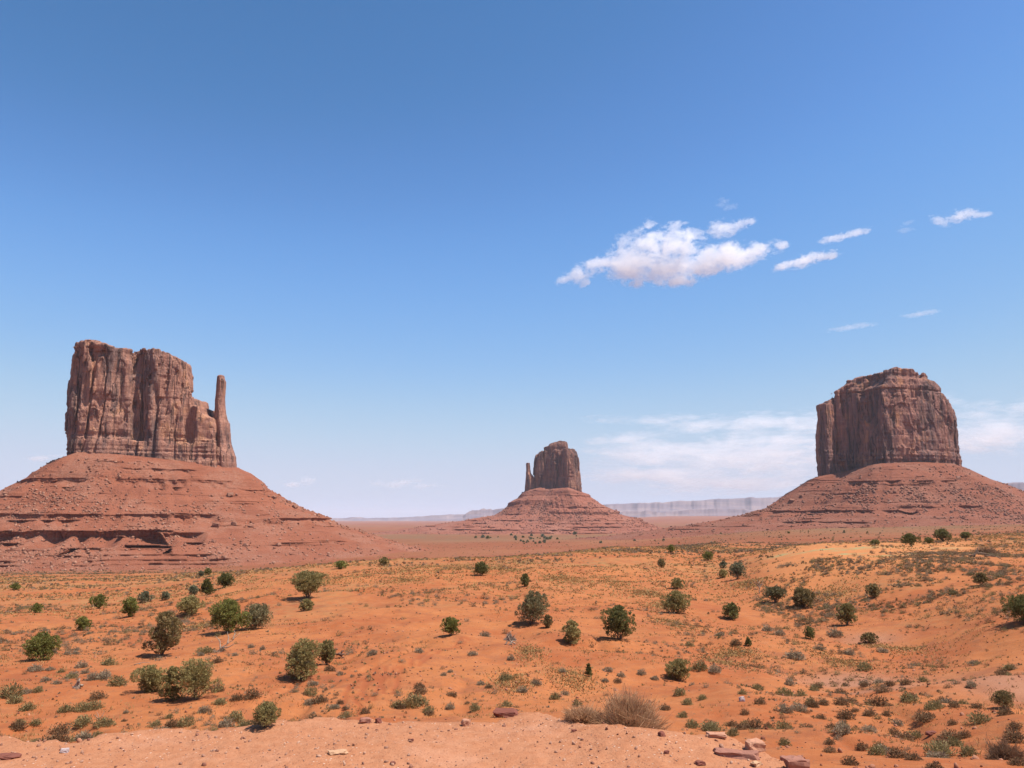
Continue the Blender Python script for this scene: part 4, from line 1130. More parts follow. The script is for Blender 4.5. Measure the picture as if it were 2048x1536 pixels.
TREES = [
    ('bright green rounded juniper near the left edge of the sandy slope', 80, 1269, 1321, 58, 'green', 'round'),
    ('tall brownish juniper with a bare trunk and a long crown in two tiers', 330, 1230, 1313, 66, 'brown', 'tree', -0.03, 322),
    ('low dark green juniper touching the spreading olive one on its right', 302, 1336, 1384, 70, 'olive', 'shrub'),
    ('spreading olive juniper with forked trunk, beside the low dark green one', 389, 1326, 1400, 84, 'olive', 'open'),
    ('upright olive bush squeezed between the low dark juniper and the spreading one', 343, 1339, 1402, 40, 'olive', 'shrub'),
    ('large leaning olive juniper whose crown reaches a dark fallen log', 607, 1285, 1362, 74, 'olive', 'round', 0.0, 598),
    ('smaller olive juniper behind the large leaning one, over the dark log', 653, 1284, 1330, 36, 'olive', 'tree'),
    ('small gnarled juniper with bare trunk at the edge of the gravel shelf', 535, 1409, 1456, 54, 'olive', 'open', 0.0, 526),
    ('bushy bright green juniper above the bleached dead branches', 455, 1203, 1266, 66, 'green', 'tree'),
    ('dull olive spreading juniper touching the bushy bright green one', 519, 1212, 1258, 66, 'pale', 'open', 0.0, 508),
    ('domed olive juniper up the slope left of the bushy bright green one', 378, 1195, 1231, 55, 'olive', 'round'),
    ('dark green egg shaped juniper between a small trunked tree and the domed olive one', 259, 1197, 1234, 38, 'green', 'round'),
    ('little round juniper on a thin trunk, left of the egg shaped one', 197, 1190, 1217, 28, 'green', 'tree'),
    ('dark green pointed juniper just left of a round one on the upper slope', 413, 1159, 1190, 40, 'dark', 'cone'),
    ('grey green bush leaning on the left of the dark pointed juniper', 386, 1172, 1190, 24, 'grey', 'shrub'),
    ('dark round juniper just right of the dark pointed one', 450, 1147, 1175, 33, 'dark', 'round'),
    ('wide umbrella shaped juniper with several dark trunks near the crest', 614, 1145, 1198, 80, 'olive', 'umbrella'),
    ('olive bush in front of the umbrella shaped juniper', 613, 1200, 1222, 30, 'olive', 'shrub'),
    ('low flat dark juniper on the crest below the tallest butte', 681, 1122, 1138, 29, 'green', 'shrub'),
    ('small olive juniper on the crest right of the low flat one', 768, 1115, 1131, 20, 'olive', 'round'),
    ('green bush on the left slope above the bright green rounded juniper', 165, 1235, 1261, 29, 'green', 'shrub'),
    ('tiny round juniper far up the slope at the left', 72, 1208, 1226, 21, 'green', 'round'),
    ('grey green feathery bush right of the egg shaped juniper', 289, 1184, 1205, 28, 'grey', 'shrub'),
    ('narrow grey green bush beside the feathery one', 331, 1184, 1200, 17, 'grey', 'shrub'),
    ('tiny dark juniper at the foot of the tallest butte slope', 415, 1137, 1150, 16, 'dark', 'round'),
    ('tiny grey bush just left of the tiny dark juniper', 402, 1142, 1153, 12, 'grey', 'shrub'),
    ('low green tree at the left edge near the foot of the red slope', 30, 1168, 1180, 20, 'green', 'shrub'),
    ('dark green round juniper on the middle of the crest', 961, 1125, 1151, 31, 'dark', 'round'),
    ('small dark upright juniper below the crest, above the open leggy one', 1051, 1149, 1174, 22, 'dark', 'round'),
    ('open leggy juniper with pale bare limbs and grey olive crown', 1071, 1187, 1249, 60, 'pale', 'open', 0.0, 1062),
    ('bush at the right foot of the open leggy juniper', 1095, 1232, 1256, 22, 'brown', 'shrub'),
    ('bright green ball shaped juniper alone on the bare orange sand', 901, 1236, 1271, 37, 'green', 'round'),
    ('brownish olive juniper left of the flat topped one with a trunk', 1144, 1245, 1288, 40, 'olive', 'round'),
    ('flat topped dark juniper on a short trunk casting a dark shadow', 1239, 1216, 1278, 62, 'dark', 'tree'),
    ('small dark cone shaped juniper seedling on the lower sand', 1178, 1328, 1354, 17, 'dark', 'cone'),
    ('small dark juniper on the plain below the farthest butte', 1323, 1119, 1135, 19, 'brown', 'round'),
    ('tiny round juniper on the far edge of the plain', 1342, 1090, 1105, 15, 'green', 'round'),
    ('round juniper left of the pale dune, farther than the pair of bushes', 1416, 1104, 1121, 21, 'green', 'tree'),
    ('grey green tree at the left foot of the pale dune', 1476, 1127, 1159, 31, 'grey', 'open'),
    ('small bush above the low one, left of the grey green tree', 1447, 1123, 1136, 17, 'grey', 'shrub'),
    ('low round bush left of the grey green tree', 1446, 1140, 1156, 23, 'olive', 'shrub'),
    ('broad olive juniper standing behind dry grass, middle right', 1351, 1184, 1226, 52, 'olive', 'round'),
    ('small round juniper straight above the broad olive one', 1355, 1157, 1178, 25, 'olive', 'round'),
    ('dense dark olive juniper on the flat in the gully', 1464, 1209, 1239, 37, 'dark', 'round'),
    ('pale green spreading juniper beside the dark brown one', 1552, 1176, 1206, 50, 'pale', 'umbrella'),
    ('dark brown juniper at the foot of the dune, right of the pale spreading one', 1605, 1178, 1216, 50, 'brown', 'tree'),
    ('upright ragged juniper in the gully below the dune slope', 1695, 1210, 1251, 37, 'olive', 'tree'),
    ('dark round juniper on the dune slope', 1748, 1169, 1195, 29, 'brown', 'round'),
    ('small dark juniper in the gully left of a red bush', 1620, 1256, 1279, 22, 'dark', 'round'),
    ('thick olive juniper on the lower sand right of the cone seedling', 1357, 1321, 1361, 52, 'olive', 'shrub'),
    ('dark round juniper on top of the dune', 1821, 1068, 1090, 31, 'dark', 'round'),
    ('dark tree with a leaning crown on top of the dune, tallest there', 1886, 1059, 1083, 29, 'dark', 'tree'),
    ('flat crowned small tree at the right end of the dune top', 1931, 1065, 1080, 25, 'dark', 'umbrella'),
    ('low green bush between the two dark trees on the dune top', 1858, 1075, 1087, 21, 'dark', 'shrub'),
    ('low dark bush at the left of the dune top', 1749, 1080, 1090, 22, 'dark', 'shrub'),
    ('leaning brown juniper on the sandy bank high at the right', 1962, 1146, 1170, 27, 'brown', 'tree'),
    ('large dark juniper cut off by the right edge, throwing a wide shadow', 2056, 1193, 1246, 74, 'dark', 'tree'),
    ('reddish brown round bush in the gully', 1739, 1267, 1287, 32, 'brown', 'shrub'),
    ('little dark pointed bush below the gully junipers', 1497, 1277, 1293, 18, 'dark', 'cone'),
    ('small twisted tree among shrubs at the lower right edge', 2008, 1386, 1417, 42, 'brown', 'open'),
]
for i, t_ in enumerate(TREES):
    lab, px, top, bot, w, tone, style = t_[:7]
    juniper(lab, px, top, bot, w, tone, style, i + 1, t_[7] if len(t_) > 7 else 0.0, t_[8] if len(t_) > 8 else None)

# small desert shrubs: a few meshes, many copies
def shrub_mesh(seed, tone, n=620, spiky=0.6, lowpoly=False):
    r_ = np.random.default_rng(seed)
    d = r_.normal(size=(n, 3)); d[:, 2] = np.abs(d[:, 2]) * 0.9 + 0.08
    d /= np.linalg.norm(d, axis=1)[:, None]
    lump = 0.78 + 0.30 * vnoise(d[:, 0] * 2.6 + seed, d[:, 1] * 2.6, d[:, 2] * 2.6, seed)
    rr = (0.35 + 0.65 * r_.random(n) ** 0.6) * lump
    P = d * rr[:, None] * np.array([0.5, 0.5, 0.56])
    V, Q = sprays(P, d + np.array([0, 0, 0.35]), 0.11 if not lowpoly else 0.30, 0.030 if not lowpoly else 0.17, r_)
    mb = MB(); mb.add(V, Q)
    if not lowpoly:
        m = 50
        e = d[:m] * (0.5 * lump[:m])[:, None] * np.array([1, 1, 1.1])
        side = np.cross(e, np.array([0, 0, 1.0])); side /= np.linalg.norm(side, axis=1)[:, None] + 1e-9
        b = r_.normal(size=(m, 3)) * np.array([0.05, 0.05, 0]); wv = 0.007
        Vs = np.stack([b - side * wv, b + side * wv, e], 1).reshape(-1, 3)
        mb.add(Vs, None, np.arange(3 * m).reshape(m, 3))
    return mb

TONES = ['grey', 'brown', 'olive']
SHRUB_ME = {t: [shrub_mesh(50 + i + 10 * j, t).mesh('shrub', SAGE[t]) for i in range(4)] for j, t in enumerate(TONES)}
PLACED = [   # larger shrubs seen singly: (column, row of the foot, width, tone)
    (60,1298,24,'grey'),(105,1307,22,'grey'),(134,1310,18,'grey'),(152,1309,20,'grey'),(218,1330,34,'olive'),(163,1335,26,'grey'),(70,1343,36,'grey'),(100,1341,20,'grey'),(122,1345,20,'olive'),
    (145,1355,30,'grey'),(170,1347,18,'grey'),(186,1360,30,'grey'),(206,1358,30,'grey'),(235,1371,40,'olive'),(92,1363,22,'grey'),(113,1368,22,'grey'),(76,1384,26,'olive'),(52,1388,24,'grey'),(20,1395,50,'olive'),(30,1406,40,'olive'),
    (195,1398,40,'brown'),(165,1422,40,'olive'),(190,1418,34,'olive'),(130,1424,34,'olive'),(55,1420,36,'olive'),(40,1450,30,'olive'),(70,1452,28,'olive'),(120,1468,44,'brown'),(165,1453,44,'olive'),(208,1452,44,'olive'),(35,1460,40,'brown'),
    (252,1427,14,'grey'),(248,1443,14,'brown'),(310,1452,26,'olive'),(338,1437,20,'olive'),(370,1452,40,'olive'),(470,1442,42,'olive'),(598,1457,26,'olive'),(445,1302,16,'grey'),(470,1312,16,'grey'),(502,1296,16,'grey'),(525,1300,16,'grey'),(410,1307,38,'olive'),(402,1312,18,'grey'),
    (505,1260,22,'brown'),(620,1390,34,'olive'),(640,1404,36,'brown'),(505,1397,34,'brown'),(660,1342,26,'brown'),(680,1350,18,'grey'),(730,1427,24,'brown'),(680,1408,18,'brown'),(690,1418,14,'brown'),
    (840,1387,34,'brown'),(832,1410,58,'olive'),(795,1415,30,'olive'),(815,1415,50,'straw'),(962,1370,22,'grey'),(978,1376,20,'brown'),(1012,1360,30,'olive'),(1045,1384,26,'grey'),(1072,1370,26,'grey'),(905,1393,24,'brown'),(950,1422,30,'olive'),(858,1430,24,'brown'),(900,1418,24,'grey'),(935,1408,14,'brown'),
    (1022,1321,22,'grey'),(838,1306,22,'grey'),(900,1345,16,'grey'),(887,1352,14,'grey'),(945,1310,22,'grey'),(1125,1345,22,'grey'),(1215,1343,26,'grey'),(1242,1354,22,'grey'),(1236,1366,20,'brown'),(1210,1364,18,'grey'),(1283,1350,22,'grey'),(1310,1360,18,'grey'),
    (1110,1399,26,'olive'),(1130,1391,20,'grey'),(1155,1413,26,'olive'),(1360,1390,30,'olive'),(1375,1410,28,'olive'),(1405,1400,26,'olive'),(1330,1420,30,'brown'),(1365,1435,28,'olive'),(1385,1455,34,'olive'),(1425,1462,42,'olive'),(1465,1472,32,'olive'),(1465,1452,24,'brown'),
    (1515,1380,30,'olive'),(1485,1388,20,'olive'),(1520,1408,24,'brown'),(1490,1430,22,'brown'),(1570,1490,28,'olive'),(1685,1468,44,'grey'),(1660,1487,26,'brown'),(1648,1410,28,'brown'),(1710,1424,20,'brown'),(1740,1432,26,'brown'),(1773,1432,20,'brown'),(1755,1412,44,'brown'),
    (1570,1392,40,'olive'),(1635,1375,28,'brown'),(1625,1415,30,'brown'),(1690,1372,16,'brown'),(1730,1374,20,'brown'),(1765,1385,30,'brown'),(1820,1404,40,'olive'),(1885,1405,26,'brown'),(1850,1443,44,'brown'),(1860,1436,24,'brown'),(1905,1450,24,'brown'),(1960,1446,50,'olive'),(2010,1430,34,'brown'),(2030,1460,30,'brown'),
    (1830,1478,34,'olive'),(1790,1470,30,'brown'),(1795,1515,44,'brown'),(1755,1510,44,'olive'),(1825,1520,40,'brown'),(1880,1515,60,'olive'),(1905,1480,50,'brown'),(2030,1485,56,'brown'),(1930,1475,30,'brown'),(1660,1505,30,'brown'),(1700,1530,40,'brown'),(1725,1500,30,'brown'),(1870,1540,40,'brown'),(2035,1530,40,'brown'),
    (1590,1318,50,'grey'),(1560,1270,26,'grey'),(1535,1262,30,'grey'),(1440,1272,22,'grey'),(1670,1272,34,'grey'),(1400,1340,40,'olive'),(1430,1345,30,'grey'),(1640,1300,26,'grey'),(1700,1310,26,'grey'),(1730,1340,34,'olive'),
]
def zone_of(px, row):
    if row > 1400: a = 'low on the slope'
    elif row > 1300: a = 'halfway up the slope'
    else: a = 'higher up the slope'
    if px < 420: b = 'at the left'
    elif px < 800: b = 'beside the bare sand'
    elif px < 1350: b = 'near the centre'
    else: b = 'under the dune'
    return a + ' ' + b
LOOK = {'grey': 'small grey brown tufted shrub', 'brown': 'small reddish brown dry shrub', 'olive': 'small olive tufted shrub', 'straw': 'clump of straw coloured grass'}
SHRUB_ME['straw'] = [shrub_mesh(90 + i, 'straw', 260).mesh('shrub', SAGE['straw']) for i in range(2)]

def density(c, Y):
    d = 0.45 + 0.0 * c
    d = d + 0.75 * sstep(1300, 1450, c) * (1 - sstep(60, 110, Y)) + 0.5 * (1 - sstep(140, 300, c)) * (1 - sstep(60, 90, Y))
    bare = np.exp(-((c - 830) / 210) ** 2 - ((np.log(Y) - np.log(52)) / 0.42) ** 2)
    bare = np.maximum(bare, 0.8 * np.exp(-((c - 560) / 160) ** 2 - ((np.log(Y) - np.log(50)) / 0.3) ** 2))
    bare = np.maximum(bare, 0.9 * np.exp(-((c - 1180) / 130) ** 2 - ((np.log(Y) - np.log(76)) / 0.25) ** 2))
    bare = np.maximum(bare, 0.9 * np.exp(-((c - 1950) / 120) ** 2 - ((np.log(Y) - np.log(62)) / 0.25) ** 2))
    bare = np.maximum(bare, 1.1 * sstep(1540, 1620, c) * (1 - sstep(1890, 1960, c)) * sstep(128, 142, Y) * (1 - sstep(215, 235, Y)))
    return d * (1 - 0.66 * bare)

r_ = np.random.default_rng(77)
cand = []
def throw(n, y0, y1, size, c0=-80, c1=2130, even=0.0):
    """shrubs strewn evenly over the ground between two distances"""
    Yd = np.sqrt(y0 ** 2 + (y1 ** 2 - y0 ** 2) * r_.random(n))
    c = c0 + (c1 - c0) * r_.random(n)
    x = (c - CX) * Yd / (F * CP + 267.7 * SP)
    cl = fbm(x / 11, Yd / 15, seed=88, octaves=4) + 0.35 * vnoise(x / 3.2, Yd / 3.2, seed=89)
    keep = r_.random(n) < density(c, Yd) * (0.04 + 2.0 * sstep(-0.08, 0.42, cl)) + even
    keep &= Yd > edge_dist(c) + 9
    s = size[0] + (size[1] - size[0]) * r_.random(n) ** 2.2
    for q in np.nonzero(keep)[0]:
        cand.append((x[q], Yd[q], s[q], c[q]))
throw(3200, 20, 62, (0.2, 0.85))
throw(11000, 20, 80, (0.06, 0.24), even=0.24)
throw(13000, 62, 130, (0.2, 1.1))
throw(4500, 82, 132, (0.35, 1.35), 1490, 2010)
throw(42000, 125, 420, (0.3, 1.3))
throw(9000, 215, 420, (0.5, 1.5), 1150, 1700)
throw(12000, 420, 1500, (0.9, 2.6))
items = []
for px, row, w, tone in PLACED:
    g = ground_hit(px, row, 9.0)
    if g is None: continue
    items.append((g[0], g[1], w * g[1] / 1622.0 * 1.08, px, row, tone))
n_pl = len(items)
tree_xy = np.array([[o.location.x, o.location.y] for o in bpy.data.objects if o.name.startswith('juniper_tree')])
tree_r = np.array([max(v.co.x for v in o.children[0].data.vertices) for o in bpy.data.objects if o.name.startswith('juniper_tree')])
cz = terrain_z(np.array([q[0] for q in cand]), np.array([q[1] for q in cand]))
rest = []
for (x, y, s, c), z in zip(cand, cz):
    if (np.hypot(tree_xy[:, 0] - x, tree_xy[:, 1] - y) < tree_r * 0.7).any(): continue
    row = CY - (F * ((z - EYE) * CP - y * SP) / (y * CP + (z - EYE) * SP))
    tone = TONES[int(r_.choice(3, p=[0.46, 0.30, 0.24]))] if c < 1380 or y > 90 else TONES[int(r_.choice(3, p=[0.25, 0.45, 0.30]))]
    rest.append((x, y, s, c, row, tone, s / y))
rest.sort(key=lambda q: -q[6])
take = [q for q in rest if 5 < q[3] < 2040 and q[4] < 1530][:max(0, 296 - n_pl)]
ids = set(map(id, take))
left_over = [q for q in rest if id(q) not in ids]
for q in items + [t_[:6] for t_ in take]:
    x, y, s, px, row, tone = q
    me = SHRUB_ME[tone][int(r_.integers(len(SHRUB_ME[tone])))]
    z = float(terrain_z(np.array([x]), np.array([y]))[0])
    o = link('shrub', me, None, (x, y, z - 0.02 * s))
    o.rotation_euler = (0, 0, r_.random() * 6.28)
    o.scale = (s * (0.9 + 0.3 * r_.random()), s * (0.9 + 0.3 * r_.random()), s * (0.75 + 0.35 * r_.random()))
    tag(o, LOOK[tone] + ' ' + zone_of(px, row), 'shrub', LOOK[tone].replace('small ', '') + 's ' + zone_of(px, row))

# everything smaller or farther: ground cover
cover = {t: MB() for t in TONES}
low = {t: [shrub_mesh(300 + i, t, 26, lowpoly=True) for i in range(3)] for t in TONES}
mid_ = {t: [shrub_mesh(330 + i, t, 130) for i in range(3)] for t in TONES}
LO = np.array([q[:3] + (q[6],) for q in left_over]); LT = np.array([q[5] for q in left_over])
LZ = terrain_z(LO[:, 0], LO[:, 1])
which = r_.integers(3, size=len(LO))
for t in TONES:
    for near_ in (True, False):
        for vi in range(3):
            sel = (LT == t) & ((LO[:, 3] > 0.006) == near_) & (which == vi)
            if not sel.any(): continue
            m = (mid_ if near_ else low)[t][vi]
            Vp = np.concatenate(m.v); q = np.concatenate(m.q); tr = np.concatenate(m.t) if m.t else np.zeros((0, 3), np.int32)
            x, y, s, z = LO[sel, 0], LO[sel, 1], LO[sel, 2], LZ[sel]
            a = r_.random(len(x)) * 6.28; ca, sa = np.cos(a)[:, None], np.sin(a)[:, None]
            X, Y_ = Vp[None, :, 0] * s[:, None], Vp[None, :, 1] * s[:, None]
            W2 = np.stack([X * ca - Y_ * sa + x[:, None], X * sa + Y_ * ca + y[:, None], Vp[None, :, 2] * s[:, None] * 0.9 + (z - 0.02 * s)[:, None]], -1)
            o_ = (np.arange(len(x)) * len(Vp))[:, None, None]
            cover[t].add(W2.reshape(-1, 3), (q[None] + o_).reshape(-1, 4), (tr[None] + o_).reshape(-1, 3) if len(tr) else None)
allmb = MB(); mats = []; 
VV, FF4, FF3, mi4, mi3, off = [], [], [], [], [], 0
for ti, t_ in enumerate(TONES):
    mb = cover[t_]
    VV.append(np.concatenate(mb.v))
    q = np.concatenate(mb.q) + off; FF4.append(q); mi4.append(np.full(len(q), ti))
    if mb.t:
        q3 = np.concatenate(mb.t) + off; FF3.append(q3); mi3.append(np.full(len(q3), ti))
    off += mb.n
fl = [np.concatenate(FF4)] + ([np.concatenate(FF3)] if FF3 else [])
me = mesh_np('shrub_cover', np.concatenate(VV), fl, [SAGE[t] for t in TONES])
me.polygons.foreach_set('material_index', np.concatenate(mi4 + mi3).astype(np.int32))
tag(link('shrub_cover', me), 'low scattered desert scrub covering the sand and the far plain', 'scrub', kind='stuff')

# dry grass
mb = MB()
def grass_patch(x, y, rx, ry, n, h):
    X = x + rx * r_.normal(size=n) * 0.5; Y_ = y + ry * r_.normal(size=n) * 0.5
    Z = terrain_z(X, Y_)
    hh = h * (0.5 + r_.random(n)); a = r_.random(n) * 6.28
    wv = np.maximum(0.012, 0.0009 * Y_)[:, None] * np.stack([np.cos(a), np.sin(a), 0 * a], -1)
    b = np.stack([X, Y_, Z - 0.01], -1)
    tip = b + np.stack([0.8 * hh * r_.normal(size=n), 0.8 * hh * r_.normal(size=n), hh], -1)
    V = np.stack([b - wv, b + wv, tip], 1).reshape(-1, 3)
    mb.add(V, None, np.arange(3 * n).reshape(n, 3))
for px, row, wpx, hpx in [(1150,1370,80,26),(1020,1372,70,20),(1060,1312,50,18),(1355,1252,60,14),(1330,1215,50,10),(1300,1190,60,8),(830,1150,120,16),(900,1140,120,14),(1000,1142,90,10),(700,1160,80,14),(1130,1160,80,8),(1240,1170,60,8),(800,1165,60,12),(1470,1310,70,14),(1450,1325,50,10),(1500,1170,60,10),(400,1255,50,8),(600,1160,60,8),(450,1190,50,10),(640,1168,40,12),(1700,1330,60,12),(1800,1300,90,12),(1680,1190,80,20)]:
    g = ground_hit(px, row, 12.0)
    if g is None: continue
    k = g[1] / 1622.0
    g2 = ground_hit(px, row - hpx, 12.0)
    ry = max(min(abs(g2[1] - g[1]), 30) if g2 is not None else 4, 1.0)
    grass_patch(g[0], g[1] + ry * 0.3, wpx * k * 0.7, ry, int(400 + wpx * 9), 0.07 + 0.0006 * g[1])
n = 60000
Yd = np.sqrt(100 ** 2 + (330 ** 2 - 100 ** 2) * r_.random(n)); c = -60 + 2170 * r_.random(n)
x = (c - CX) * Yd / 1622.0
m = (fbm(x / 18, Yd / 22, seed=61, octaves=3) > -0.05) & (r_.random(n) < density(c, Yd) + 0.2)
x, Yd = x[m], Yd[m]
for dx_ in range(3):
    nn = len(x)
    X = x + r_.normal(size=nn) * 0.25; Y_ = Yd + r_.normal(size=nn) * 0.25; Z = terrain_z(X, Y_)
    hh = 0.10 + 0.2 * r_.random(nn); a = r_.random(nn) * 6.28
    wv = (0.0011 * Y_)[:, None] * np.stack([np.cos(a), np.sin(a), 0 * a], -1)
    b = np.stack([X, Y_, Z - 0.02], -1); tip = b + np.stack([0.2 * r_.normal(size=nn), 0.2 * r_.normal(size=nn), hh], -1)
    mb.add(np.stack([b - wv, b + wv, tip], 1).reshape(-1, 3), None, np.arange(3 * nn).reshape(nn, 3))
n = 9000                                         # thin dry grass nearer by
Yd = 22 + 90 * r_.random(n); c = -60 + 2170 * r_.random(n); x = (c - CX) * Yd / 1622.0
m = (fbm(x / 7, Yd / 9, seed=62, octaves=4) > 0.06) & (Yd > edge_dist(c) + 12)
x, Yd = x[m], Yd[m]
for k_ in range(6):
    nn = len(x); sp = 0.10 + 0.06 * r_.random(nn)
    X = x + r_.normal(size=nn) * sp; Y_ = Yd + r_.normal(size=nn) * sp; Z = terrain_z(X, Y_)
    hh = 0.05 + 0.13 * r_.random(nn); a = r_.random(nn) * 6.28
    wv = np.maximum(0.006, 0.0005 * Y_)[:, None] * np.stack([np.cos(a), np.sin(a), 0 * a], -1)
    b = np.stack([X, Y_, Z - 0.01], -1); tip = b + np.stack([0.5 * hh * r_.normal(size=nn), 0.5 * hh * r_.normal(size=nn), hh], -1)
    mb.add(np.stack([b - wv, b + wv, tip], 1).reshape(-1, 3), None, np.arange(3 * nn).reshape(nn, 3))
tag(link('dry_grass', mb.mesh('dry_grass', SAGE['straw'])), 'straw coloured dry grass in patches over the sand', 'grass', kind='stuff')

# dark trees down in the valley, too small to show trunk and crown apart
def far_tree_mesh(seed):
    r2 = np.random.default_rng(seed)
    d = r2.normal(size=(170, 3)); d /= np.linalg.norm(d, axis=1)[:, None]; d[:, 2] = np.abs(d[:, 2]) 
    P = d * (0.45 + 0.55 * r2.random((170, 1))) * np.array([0.5, 0.5, 0.75]) + np.array([0, 0, 0.1])
    V, Q = sprays(P, d, 0.28, 0.18, r2)
    m = MB(); m.add(V, Q); tube(m, [(0, 0, -0.15), (0.02, 0, 0.2), (0, 0.01, 0.5)], [0.06, 0.05, 0.02], 5)
    return m.mesh('valley_tree', LEAF['grey'] if seed % 2 else LEAF['dark'])
FT = [far_tree_mesh(s) for s in (1, 2, 3)]
spots = [(1030 + 90 * a + 12 * (b - .5), 1074 + 15 * b) for a, b in r_.random((34, 2))] + [(950 + 420 * a, 1068 + 20 * b) for a, b in r_.random((26, 2))] + [(1400 + 500 * a, 1060 + 12 * b) for a, b in r_.random((10, 2))]
for px, row in spots:
    g = ground_hit(px, row, 500.0, 6000.0)
    if g is None: continue
    s = (3.0 + 5.0 * r_.random() ** 2) * g[1] / 1622.0
    o = link('valley_tree', FT[int(r_.integers(3))], None, g)
    o.scale = (s * 1.1, s * 1.1, s); o.rotation_euler = (0, 0, r_.random() * 6)
    tag(o, 'tiny dark tree on the valley floor ' + ('in the cluster below the farthest butte' if 1025 < px < 1125 else 'beside the cluster below the farthest butte' if px < 1400 else 'on the plain below the broad butte'), 'tree', 'dark valley trees ' + ('in a cluster' if 1025 < px < 1125 else 'beside the cluster' if px < 1400 else 'below the broad butte'))

# ------------------------------------------------------------------ dead wood and the dry bush
def twig_bush(name, label, px, Y, w_px, top_row, n, seed, mat, cat='dead bush', sink=0.0):
    k = Y / 1622.0
    x = (px - CX) * k
    z0 = float(terrain_z(np.array([x]), np.array([Y]))[0])
    ztop = float(EYE + slope_at(top_row) * Y)
    H = ztop - z0; W2 = w_px * k / 2
    r2 = np.random.default_rng(seed)
    d = r2.normal(size=(n, 3)); d[:, 2] = np.abs(d[:, 2]) + 0.15; d /= np.linalg.norm(d, axis=1)[:, None]
    lump = 0.76 + 0.45 * vnoise(d[:, 0] * 3, d[:, 1] * 3, d[:, 2] * 3, seed)
    R = (0.55 + 0.45 * r2.random(n) ** 0.5) * lump
    tip = d * R[:, None] * np.array([W2, W2 * 0.9, H])
    b = np.stack([0.07 * W2 * r2.normal(size=n), 0.07 * W2 * r2.normal(size=n), 0 * R - 0.03], -1)
    mb2 = MB()
    S = 5
    t = np.linspace(0, 1, S)[None, :, None]
    ctrl = b * 0.45 + tip * 0.55 + np.stack([0.10 * W2 * r2.normal(size=n), 0.10 * W2 * r2.normal(size=n), 0.12 * H * r2.normal(size=n) - 0.05 * H], -1)
    path = (1 - t) ** 2 * b[:, None] + 2 * t * (1 - t) * ctrl[:, None] + t ** 2 * tip[:, None]
    path[:, 1:] += 0.026 * W2 * r2.normal(size=(n, S - 1, 3))
    def ribbons(path, w0):
        n_, S_ = path.shape[:2]
        sd = np.cross(path[:, -1] - path[:, 0], r2.normal(size=(n_, 3))); sd /= np.linalg.norm(sd, axis=1)[:, None] + 1e-9
        ws = w0 * (0.45 + 1.5 * r2.random((n_, 1, 1)) ** 2.5) * np.linspace(1, 0.35, S_)[None, :, None]
        V = np.concatenate([path - sd[:, None] * ws, path + sd[:, None] * ws], 1)
        i = (np.arange(n_) * 2 * S_)[:, None]; j = np.arange(S_ - 1)[None]
        Q = np.stack([i + j, i + j + 1, i + S_ + j + 1, i + S_ + j], -1).reshape(-1, 4)
        mb2.add(V.reshape(-1, 3), Q)
    ribbons(path, 0.0032 * k / 0.0051)
    for q in range(3):                              # side twigs
        a = path[:, 2 + q % 2] * (0.5) + path[:, 3] * 0.5
        dirv = tip - b; dirv /= np.linalg.norm(dirv, axis=1)[:, None]
        e = a + (dirv + 0.55 * r2.normal(size=(n, 3))) * (0.10 + 0.16 * r2.random((n, 1))) * W2
        ribbons(np.stack([a, (a + e) / 2 + 0.008 * W2 * r2.normal(size=(n, 3)), e], 1), 0.002 * k / 0.0051)
    o = link(name, mb2.mesh(name, mat), None, (x, Y, z0))
    return tag(o, label, cat)
def make_twig_mat(name, a, b):
    t = NT(name)
    isl = t.new('ShaderNodeNewGeometry').outputs['Random Per Island']
    return t.finish(t.mix(isl, a, b), 0.85, None, 0.1, 0.3)
TWIG = make_twig_mat('dry twigs', (0.33, 0.17, 0.085), (0.60, 0.36, 0.20))
TWIG2 = make_twig_mat('brown twigs', (0.17, 0.085, 0.045), (0.33, 0.20, 0.12))
twig_bush('dead_bush', 'big dry tan bush of bare twigs behind the gravel shelf edge', 1247, 7.02, 180, 1372, 4200, 1, TWIG)
twig_bush('dead_bush', 'lower dry tan bush leaning on the left of the big bare one', 1162, 7.2, 104, 1410, 1500, 2, TWIG)
twig_bush('dead_bush', 'big brown twiggy bush at the lower right corner', 1962, 22.0, 100, 1466, 1700, 3, TWIG2)
twig_bush('dead_bush', 'dead grey brown twig heap on the sand near the open leggy juniper', 1019, 62.5, 34, 1264, 260, 4, make_twig_mat('grey twigs', (0.22, 0.15, 0.11), (0.45, 0.34, 0.27)))
twig_bush('dead_bush', 'heap of dark dead brush at the right end of the dune', 1965, 128.0, 66, 1092, 420, 5, TWIG2)

def branches(name, label, paths, r0, mat, cat='dead branch', base=None):
    """paths: lists of (column, row, height above ground in m) joined into one body of wood"""
    mb2 = MB(); g0 = ground_hit(*base, 5.0)
    for p in paths:
        pts = []
        for px, row, h in p:
            g = ground_hit(px, row, 5.0) if h is None else None
            k = g0[1] / 1622.0
            pts.append(np.array([(px - CX) * k, 0.0, 0.0]) + np.array([0, (h or 0) * 0.3, (base[1] - row) * k]) - np.array([(base[0] - CX) * k, 0, 0]))
        pts = np.array(pts)
        if len(pts) > 2:
            tt = np.linspace(0, len(pts) - 1, 3 * len(pts)); pts = np.stack([np.interp(tt, range(len(pts)), pts[:, i]) for i in range(3)], -1)
        pts[1:-1] += 0.25 * r0 * r_.normal(size=(len(pts) - 2, 3)) if len(pts) > 2 else 0
        tube(mb2, pts, np.linspace(r0, r0 * 0.3, len(pts)), 6)
    o = link(name, mb2.mesh(name, mat), None, g0)
    return tag(o, label, cat)
